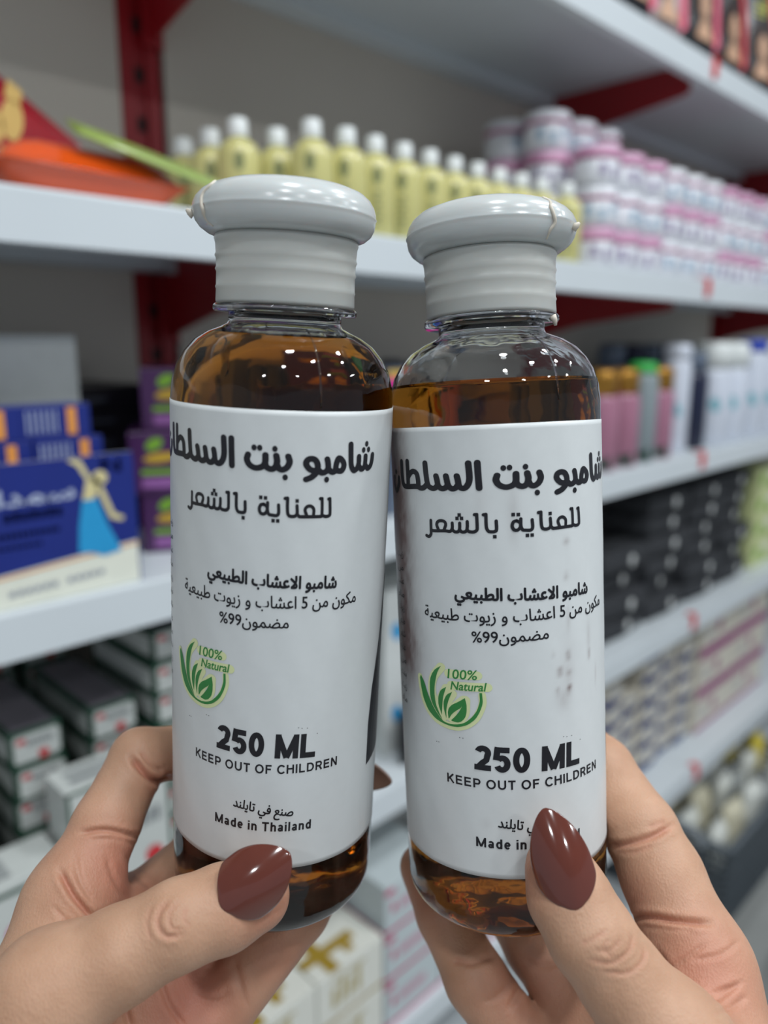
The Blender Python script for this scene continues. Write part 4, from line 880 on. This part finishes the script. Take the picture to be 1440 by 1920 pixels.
# ---- third shelf, right: tubes and bottles
M_ptube = mat('dusty_pink_tube', srgb(166, 112, 134), 0.3, 0.04, 20, coat=0.3); M_goldcap = mat('gold_cap', srgb(170, 124, 52), 0.3, 0.1, 20, metal=0.7); M_gtube = C_('grey_tube', 136, 148, 152, 0.35); M_gcap = C_('bright_green_cap', 60, 176, 80, 0.35)
M_dkg = C_('dark_green_print', 40, 66, 56)
def tube_prod(name, mb, mc, R, H, capf=0.26):
    r = simple_bottle(name, R, H, mb, mc, capf, 0.9, 24, 0.88)
    flat('leaf_print', r, M_dkg, [[(-R*0.5, H*0.03), (R*0.5, H*0.03), (R*0.35, H*0.16)], ell(-R*0.2, H*0.09, R*0.22, H*0.03, 10, 0.8)], y=-R-0.0004); return r
pt = tube_prod('pink_tube', M_ptube, M_goldcap, 0.0275, 0.150)
for i, (x, y, l) in enumerate(((1.040, 0.036, 'dusty pink tube with gold cap, leftmost of three beside the right bottle'), (1.105, 0.036, 'dusty pink tube with gold cap between its twin and the grey tube'), (1.232, 0.040, 'dusty pink tube with gold cap right of the grey tube'))):
    o = pt if i == 0 else copy_tree(pt); o.location = (x, y, ZB+0.0004); o.rotation_euler.z = -0.8; tag(o, l, 'tube', 'pink tubes with gold caps')
o = tube_prod('grey_tube', M_gtube, M_gcap, 0.025, 0.158, 0.12); o.location = (1.168, 0.036, ZB+0.0004); o.rotation_euler.z = -0.8; tag(o, 'slim grey tube with bright green cap between the pink tubes', 'tube')
M_wb = mat('white_bottle_plastic', srgb(212, 218, 230), 0.28, 0.02, 30, coat=0.4); M_bcap = C_('cobalt_cap', 22, 60, 176, 0.3); M_teal = C_('teal_print', 120, 178, 190)
def big_white(name, R, H, mc, capf):
    r = simple_bottle(name, R, H, M_wb, mc, capf, 0.92, 28, 0.94); flat('teal_print', r, M_teal, [ell(0, H*0.4, R*0.25, H*0.07, 12, 0.3)], y=-R-0.0004); return r
LB = [('white_bottle', 1.318, 0.05, big_white('white_bottle', 0.025, 0.186, M_wb, 0.15), 'slim white bottle right of the pink tubes'),
      ('navy_bottle', 1.385, 0.05, simple_bottle('navy_bottle', 0.028, 0.172, M_navy, M_slate, 0.2, 0.8), 'dark navy bottle between white bottles on the third shelf'),
      ('white_bottle', 1.468, 0.05, big_white('white_bottle', 0.037, 0.190, M_wcap, 0.26), 'stout white bottle with domed cap and teal print, left of its pair'),
      ('white_bottle', 1.548, 0.05, big_white('white_bottle', 0.037, 0.190, M_wcap, 0.26), 'stout white bottle with domed cap and teal print, right of its pair'),
      ('white_bottle', 1.640, 0.045, big_white('white_bottle', 0.033, 0.195, M_bcap, 0.13), 'white bottle with cobalt blue cap near the right frame edge'),
      ('white_bottle', 1.730, 0.045, big_white('white_bottle', 0.033, 0.190, M_wcap, 0.15), 'white bottle just right of the blue capped one'),
      ('white_bottle', 1.812, 0.045, big_white('white_bottle', 0.033, 0.190, M_wcap, 0.15), 'white bottle second right of the blue capped one'),
      ('white_bottle', 1.895, 0.045, big_white('white_bottle', 0.033, 0.190, M_wcap, 0.15), 'white bottle third right of the blue capped one')]
for n_, x, y, o, l in LB:
    o.location = (x, y, ZB+0.0004); o.rotation_euler.z = -0.9; tag(o, l, 'bottle')
for i, (x, mm) in enumerate(((1.29, M_slate), (1.36, M_navy), (1.43, M_slate), (1.51, M_navy), (1.59, M_slate), (1.68, M_wb), (1.77, M_navy))):
    o = simple_bottle('tall_bottle', 0.030, 0.187, mm, M_navy if i % 2 else M_slate, 0.2, 0.7); o.location = (x, 0.16, ZB+0.0004)
    tag(o, 'tall dim bottle in the back row of the third shelf, %s from the left' % ORDN[i], 'bottle', 'dim bottles behind the white ones')
# ---- fourth shelf, left: medicine-like cartons with green edges and red flowers
M_gw = C_('pale_card', 196, 200, 196); M_dg = C_('dark_green_card', 40, 74, 58); M_rf = C_('red_flower_print', 196, 40, 48); M_gr = C_('grey_print', 128, 132, 134); M_top = C_('mauve_grey_card', 118, 112, 120)
def flower_box(w=0.0425, d=0.125, h=0.030):
    r = empty('flower_box', (0, 0, 0)); add('carton_body', box_me('carton_body', 0, w, 0, d, 0, h, 0.0007), M_dg, r)
    flat('white_panel', r, M_gw, [[(0.003, 0.004), (0.006, 0.0025), (w-0.005, 0.0025), (w-0.002, 0.005), (w-0.002, h-0.006), (w-0.005, h-0.003), (0.005, h-0.003), (0.003, h-0.005)]], y=0)
    flat('red_flower', r, M_rf, [[(w*0.62+0.006*(0.55 if k % 2 else 1)*math.cos(k*math.pi/5), h*0.22+0.006*(0.55 if k % 2 else 1)*math.sin(k*math.pi/5)) for k in range(10)], ell(0.009, h*0.72, 0.004, 0.0025)], y=-0.0004)
    flat('grey_lettering', r, M_gr, [rect(0.013+0.0032*k, h*0.55, 0.0154+0.0032*k, h*0.72) for k in range(7)], y=-0.0004)
    flat('top_panel', r, M_top, [rect(0.003, 0.004, w-0.003, d-0.004)], z=h); flat('side_panel', r, M_gw, [rect(0.004, 0.005, d-0.005, h-0.006)], x=0)
    return r
fb = flower_box(); first = True
COLS = [(0.118, 0.055, 5, 'first'), (0.186, 0.062, 6, 'second'), (0.252, 0.062, 6, 'third'), (0.306, 0.045, 8, 'fourth'), (0.352, 0.05, 8, 'fifth'), (0.40, 0.05, 7, 'sixth'), (0.45, 0.05, 7, 'seventh'), (0.50, 0.05, 6, 'eighth')]
for (x, y, n_, nm) in COLS:
    for t in range(n_):
        o = fb if first else copy_tree(fb); first = False
        o.location = (x+random.uniform(-0.0015, 0.0015), y+random.uniform(-0.002, 0.004), ZC+0.0004+0.0303*t)
        tag(o, 'white box with green edges and red flower, %s column, %s from the bottom' % (nm, ORDN[t]), 'box', 'boxes with red flowers on the fourth shelf')
for ci, (x, n_) in enumerate(((0.145, 7), (0.196, 8), (0.247, 8))):
    for t in range(n_):
        o = copy_tree(fb); o.location = (x, 0.195, ZC+0.0004+0.0303*t); tag(o, 'white box with red flower, back row, %s column, %s from the bottom' % (ORDN[ci], ORDN[t]), 'box', 'boxes with red flowers on the fourth shelf')
o = carton('herbal_carton', 'upright pale carton with green leaf print in front of the flower boxes', (0.205, 0.006, ZC+0.0004), (0.088, 0.042, 0.146), M_gw)
flat('green_border', o, M_dg, [rect(0, 0, 0.003, 0.146), rect(0.085, 0, 0.088, 0.146), rect(0, 0.143, 0.088, 0.146)], y=0); flat('leaf_print', o, M_lg, [ell(0.03, 0.105, 0.012, 0.02, 14, 0.5)], y=0); flat('red_print', o, M_rf, [ell(0.014, 0.09, 0.006, 0.008), ell(0.07, 0.06, 0.008, 0.008)], y=0); flat('grey_lettering', o, M_gr, [rect(0.045+0.007*k, 0.09, 0.050+0.007*k, 0.104) for k in range(5)], y=0)
flat('top_print', o, M_gr, [rect(0.01, 0.012, 0.06, 0.02), rect(0.01, 0.026, 0.05, 0.032)], z=0.146)
o = carton('barcode_carton', 'pale carton with dark bar print on top, lower left by the hand', (0.112, 0.004, ZC+0.0004), (0.088, 0.047, 0.095), M_gw)
flat('dark_edge', o, M_dg, [rect(0, 0.085, 0.088, 0.089)], y=0); flat('bar_print', o, M_gr, [rect(0.02, 0.008+0.005*k, 0.05, 0.011+0.005*k) for k in range(6)], z=0.095)
flat('blue_swirl', o, M_cy, [ell(0.055, 0.04, 0.016, 0.008, 14, 0.6), ell(0.07, 0.055, 0.010, 0.005, 14, 1.2)], y=0); flat('magenta_swirl', o, M_mag, [ell(0.05, 0.028, 0.012, 0.006, 14, 0.3), ell(0.045, 0.055, 0.008, 0.005, 12, 0.9)], y=-0.0003)
# fourth shelf, between the bottles
for i in range(2):
    o = carton('white_box', 'white box with blue spots seen between the bottles, %s of two' % ['lower', 'upper'][i], (0.60, 0.05, ZC+0.0004+0.106*i), (0.16, 0.10, 0.1055), M_wcard)
    flat('blue_spots', o, M_cy, [ell(0.022+0.05*k, 0.05+0.02*(k % 2), 0.009, 0.012, 12, 0.4) for k in range(3)], y=0)
o = add('black_bundle', pouch_me('black_bundle', 0.12, 0.07, 0.04), M_bcard, None, (0.66, 0.022, ZC+0.0006)); o.rotation_euler.x = 0.0; tag(o, 'small black wrapped bundle at the shelf edge between the bottles', 'bundle')
# fourth shelf, right: stacks of black fabric packs with round white stickers
M_fab = mat('black_fabric', srgb(46, 48, 52), 0.85, 0.25, 220, bump=0.001); M_stick = C_('white_sticker', 214, 216, 214, 0.3)
def pack():
    bm = bmesh.new(); bm_box(bm, 0, 0.15, 0, 0.11, 0, 0.036, 0.008); bmesh.ops.subdivide_edges(bm, edges=bm.edges[:], cuts=1)
    for v in bm.verts: v.co.z += 0.002*math.sin(v.co.x*90+v.co.y*40); v.co.y += 0.003*math.sin(v.co.x*60)
    for v in bm.verts: v.co.z = max(0.0, v.co.z)
    me = bpy.data.meshes.new('fabric_pack'); bm.to_mesh(me); bm.free(); me.polygons.foreach_set('use_smooth', [True]*len(me.polygons))
    r = empty('fabric_pack', (0, 0, 0)); add('fabric', me, M_fab, r)
    st = add('round_sticker', lathe_me('round_sticker', [(0, 0), (0.010, 0), (0.010, 0.001), (0, 0.0013)], 20), M_stick, r, (0.085, -0.0015, 0.018), (math.pi/2, 0, 0)); return r
pk = pack(); first = True
for ci, (x, n_) in enumerate(((1.095, 4), (1.255, 6), (1.415, 6), (1.575, 6))):
    for t in range(n_):
        o = pk if first else copy_tree(pk); first = False
        o.location = (x+random.uniform(-0.004, 0.002), 0.045+random.uniform(-0.01, 0.012), ZC+0.0006+0.0385*t); o.rotation_euler.z = random.uniform(-0.05, 0.05)
        tag(o, 'black fabric pack with round white sticker, %s stack from the left, %s from the bottom' % (ORDN[ci], ORDN[t]), 'pack', 'black fabric packs on the fourth shelf')
carton('white_carton', 'plain pale carton behind the black packs', (1.06, 0.172, ZC+0.0004), (0.20, 0.09, 0.245), C_('beige_card', 222, 218, 206))
M_lm = C_('pale_lime_card', 200, 208, 150)
for i in range(4):
    o = carton('lime_packet', 'pale lime and cream packet, %s from the bottom right of the black packs' % ORDN[i], (1.745, 0.04, ZC+0.0004+0.056*i), (0.15, 0.10, 0.0555), M_lm, group='lime packets on the fourth shelf')
    flat('green_print', o, M_lg, [ell(0.03, 0.03, 0.02, 0.012, 12, 0.4), rect(0.07, 0.01, 0.13, 0.018)], y=0); flat('cream_print', o, M_cream, [ell(0.09, 0.038, 0.025, 0.010)], y=0)
# ---- fifth shelf: white and gold boxes, magenta edged boxes
M_wg = mat('pearl_card', srgb(224, 224, 214), 0.3, 0.02, 30, coat=0.3); M_gd = C_('gold_ink', 160, 132, 46, 0.4)
def gold_box():
    r = empty('gold_cross_box', (0, 0, 0)); w, d, h = 0.098, 0.12, 0.068
    add('carton_body', box_me('carton_body', 0, w, 0, d, 0, h, 0.001), M_wg, r)
    flat('gold_cross', r, M_gd, [rect(0.0, 0.022, 0.075, 0.036), rect(0.018, 0.0, 0.034, 0.075), rect(0.052, 0.010, 0.064, 0.032)], z=h)
    flat('gold_band', r, M_gd, [rect(0, 0.004, w, 0.0075)], y=0)
    flat('gold_lettering_block', r, C_('pale_gold_ink', 182, 168, 120), [rect(0.02+0.012*k, 0.022, 0.027+0.012*k, 0.046+0.006*(k % 2)) for k in range(4)]+[rect(0.02, 0.054, 0.07, 0.057)], y=0)
    return r
gb = gold_box(); first = True
for ci, x in enumerate((0.238, 0.338, 0.438)):
    for t in range(2):
        o = gb if first else copy_tree(gb); first = False; o.location = (x, -0.012, ZD+0.0004+0.0684*t)
        tag(o, 'pearl white box with gold cross, %s column from the left, %s layer' % (ORDN[ci], ['lower', 'upper'][t]), 'box', 'white boxes with gold crosses')
M_mgi = C_('magenta_ink', 190, 28, 100); M_lgc = C_('light_grey_card', 190, 200, 202)
def mag_box(w, d, h):
    r = empty('magenta_edged_box', (0, 0, 0)); add('carton_body', box_me('carton_body', 0, w, 0, d, 0, h, 0.001), M_lgc, r)
    flat('magenta_edge', r, M_mgi, [rect(0, 0, w, 0.0045)], y=0); flat('magenta_side_edge', r, M_mgi, [rect(0, 0, d, 0.0045)], x=0)
    flat('magenta_mark', r, M_mgi, [ell(0.014, h*0.5, 0.004, 0.006), ell(0.008, h*0.86, 0.009, 0.004)], y=0); flat('pale_lettering', r, C_('pale_pink_ink', 200, 150, 168), [rect(0.024+0.006*k, h*0.38, 0.0285+0.006*k, h*0.58) for k in range(8)], y=0); return r
mb_ = mag_box(0.098, 0.12, 0.064); first = True
for ci, (x, n_) in enumerate(((0.542, 3), (0.642, 2), (0.742, 2), (0.842, 2))):
    for t in range(n_):
        o = mb_ if first else copy_tree(mb_); first = False; o.location = (x, -0.010, ZD+0.0004+0.0644*t)
        tag(o, 'pale box with magenta lower edge, %s column right of the gold boxes, %s layer' % (ORDN[ci], ORDN[t]), 'box', 'pale boxes with magenta edges')
# fifth shelf, right: cream and navy boxes, pink and white boxes
M_cb = C_('cream_beige_card', 206, 200, 186); M_nv = C_('navy_ink', 34, 52, 104)
def navy_box():
    r = empty('navy_striped_box', (0, 0, 0)); w, d, h = 0.071, 0.15, 0.044; add('carton_body', box_me('carton_body', 0, w, 0, d, 0, h, 0.001), M_cb, r)
    flat('navy_stripe', r, M_nv, [[(0, 0.0), (w, 0.0), (w, 0.012), (w*0.55, 0.012), (w*0.4, 0.022), (0, 0.022)]], y=0); flat('blue_print', r, C_('soft_blue_ink', 110, 140, 180), [rect(0.03, 0.026, 0.062, 0.030)], y=0); return r
nb = navy_box(); first = True
for ci in range(6):
    for t in range([4, 5, 4, 6, 5, 5][ci]):
        o = nb if first else copy_tree(nb); first = False; o.location = (1.05+0.0735*ci+random.uniform(-0.001, 0.001), 0.05-0.008*(ci % 2)+random.uniform(0, 0.004), ZD+0.0004+0.0443*t)
        tag(o, 'cream box with navy stripe, %s column from the left, %s from the bottom' % (ORDN[ci], ORDN[t]), 'box', 'cream and navy boxes on the fifth shelf')
M_mg2 = C_('plum_ink', 142, 50, 112)
for ci in range(2):
    for t in range(3):
        o = carton('plum_box', 'pale box with plum bands, %s column at the right end, %s from the bottom' % (['nearer', 'farther'][ci], ORDN[t]), (1.50+0.19*ci, 0.035, ZD+0.0004+0.0885*t), (0.185, 0.13, 0.088), M_cb, group='pale boxes with plum bands')
        flat('plum_band', o, M_mg2, [rect(0, 0.0, 0.185, 0.010), rect(0, 0.074, 0.185, 0.088), ell(0.09, 0.045, 0.014, 0.012)], y=0)
        flat('grey_lettering_block', o, M_gtx, [rect(0.02, 0.03, 0.06, 0.036), rect(0.02, 0.045, 0.055, 0.05)], y=0)
# ---- lowest shelf: grey basket with packets, black bags on the floor
M_bask = mat('grey_basket_plastic', srgb(84, 92, 98), 0.5, 0.12, 260, bump=0.0008); M_hand = C_('pale_grey_handle', 136, 142, 146)
r = empty('basket', (1.43, -0.085, ZE+0.0004)); tag(r, 'dark grey plastic basket of packets on the lowest shelf', 'basket')
BW, BD, BH = 0.50, 0.30, 0.19
def wall_strips(x0, x1, y0, y1):
    out = []
    n = 9
    for k in range(n+1):
        z = BH*0.08+k*(BH*0.8/n); out.append((x0, x1, y0, y1, z, z+0.006))
    return out
front = [(0, BW, 0, 0.003, z[4], z[5]) for z in wall_strips(0, BW, 0, 0.003)]+[(x, x+0.006, 0, 0.003, 0, BH) for x in np.linspace(0, BW-0.006, 26)]
side = [(0, 0.003, 0.003, BD, z[4], z[5]) for z in wall_strips(0, 0, 0, 0)]+[(0, 0.003, y, y+0.006, 0, BH) for y in np.linspace(0.003, BD-0.006, 15)]
for nm, lst, loc in (('front_lattice', front, (0, 0, 0)), ('back_lattice', front, (0, BD, 0)), ('side_lattice', side, (0, 0, 0)), ('side_lattice', side, (BW-0.003, 0, 0))):
    o = add(nm, boxes_me(nm, lst), M_bask, r, loc); o['kind'] = 'stuff'
add('basket_floor', box_me('basket_floor', 0, BW, 0, BD, 0, 0.004), M_bask, r)
add('rim', tube_me('rim', [(0, 0, BH), (BW, 0, BH), (BW, BD, BH), (0, BD, BH), (0, 0, BH+0.0001)], 0.008, 10), M_bask, r)
add('carry_handle', tube_me('carry_handle', catmull([(-0.012, 0.05, BH-0.01), (-0.016, 0.06, BH+0.02), (-0.018, 0.10, BH+0.03), (-0.018, 0.18, BH+0.03), (-0.016, 0.22, BH+0.02), (-0.012, 0.23, BH-0.01)], 5), 0.007, 10), M_hand, r)
PCOL = [('white', C_('white_packet', 220, 222, 214, 0.3)), ('cream', C_('cream_packet', 212, 206, 180, 0.3)), ('yellow', C_('yellow_packet', 226, 206, 60, 0.3)), ('grey', C_('silver_packet', 168, 172, 170, 0.3))]
pm = pouch_me('packet', 0.070, 0.105, 0.036)
for i in range(24):
    cn, m = PCOL[[0, 1, 0, 3, 0, 2][i % 6]]
    me = pm.copy(); me.materials.append(m)
    row, cc = divmod(i, 6)
    x = 1.43+0.056+cc*0.0775; y = -0.085+0.042+row*0.068
    o = add('packet', me, None, None, (x, y, ZE+0.105+0.012*((i*7) % 3))); o.rotation_euler = (random.uniform(-0.16, 0.16), random.uniform(-0.08, 0.08), random.uniform(-0.12, 0.12))
    tag(o, '%s packet in the basket, %s row from the front, %s from the left' % (cn, ORDN[row], ORDN[cc]), 'packet', 'packets in the grey basket')
M_bag = mat('black_plastic_bag', srgb(22, 23, 26), 0.3, 0.2, 40, bump=0.004); M_bbag = mat('pale_blue_bag', srgb(170, 186, 194), 0.35, 0.05, 40, bump=0.003)
def bag(loc, s, m, label, seed):
    bm = bmesh.new(); bmesh.ops.create_icosphere(bm, subdivisions=4, radius=1.0); rg = np.random.default_rng(seed); ks = rg.normal(size=(6, 3))*3; ph = rg.uniform(0, 6, 6)
    for v in bm.verts:
        n = v.co.copy(); q = 1+0.06*sum(math.sin(float(ks[k]@np.array(n))+ph[k]) for k in range(6))
        v.co = Vector((n.x*s[0]*q, n.y*s[1]*q, max(n.z, -0.8)*s[2]*q))
    zmin = min(v.co.z for v in bm.verts)
    for v in bm.verts: v.co.z -= zmin
    me = bpy.data.meshes.new('bag'); bm.to_mesh(me); bm.free(); me.polygons.foreach_set('use_smooth', [True]*len(me.polygons))
    return tag(add('plastic_bag', me, m, None, loc), label, 'bag')
bag((1.72, -0.30, FLOOR_Z+0.0005), (0.21, 0.13, 0.15), M_bag, 'crumpled black plastic bag on the floor at the lower right', 1)
bag((1.36, -0.22, FLOOR_Z+0.0005), (0.08, 0.07, 0.09), M_bbag, 'small pale blue plastic bag on the floor below the basket', 2)
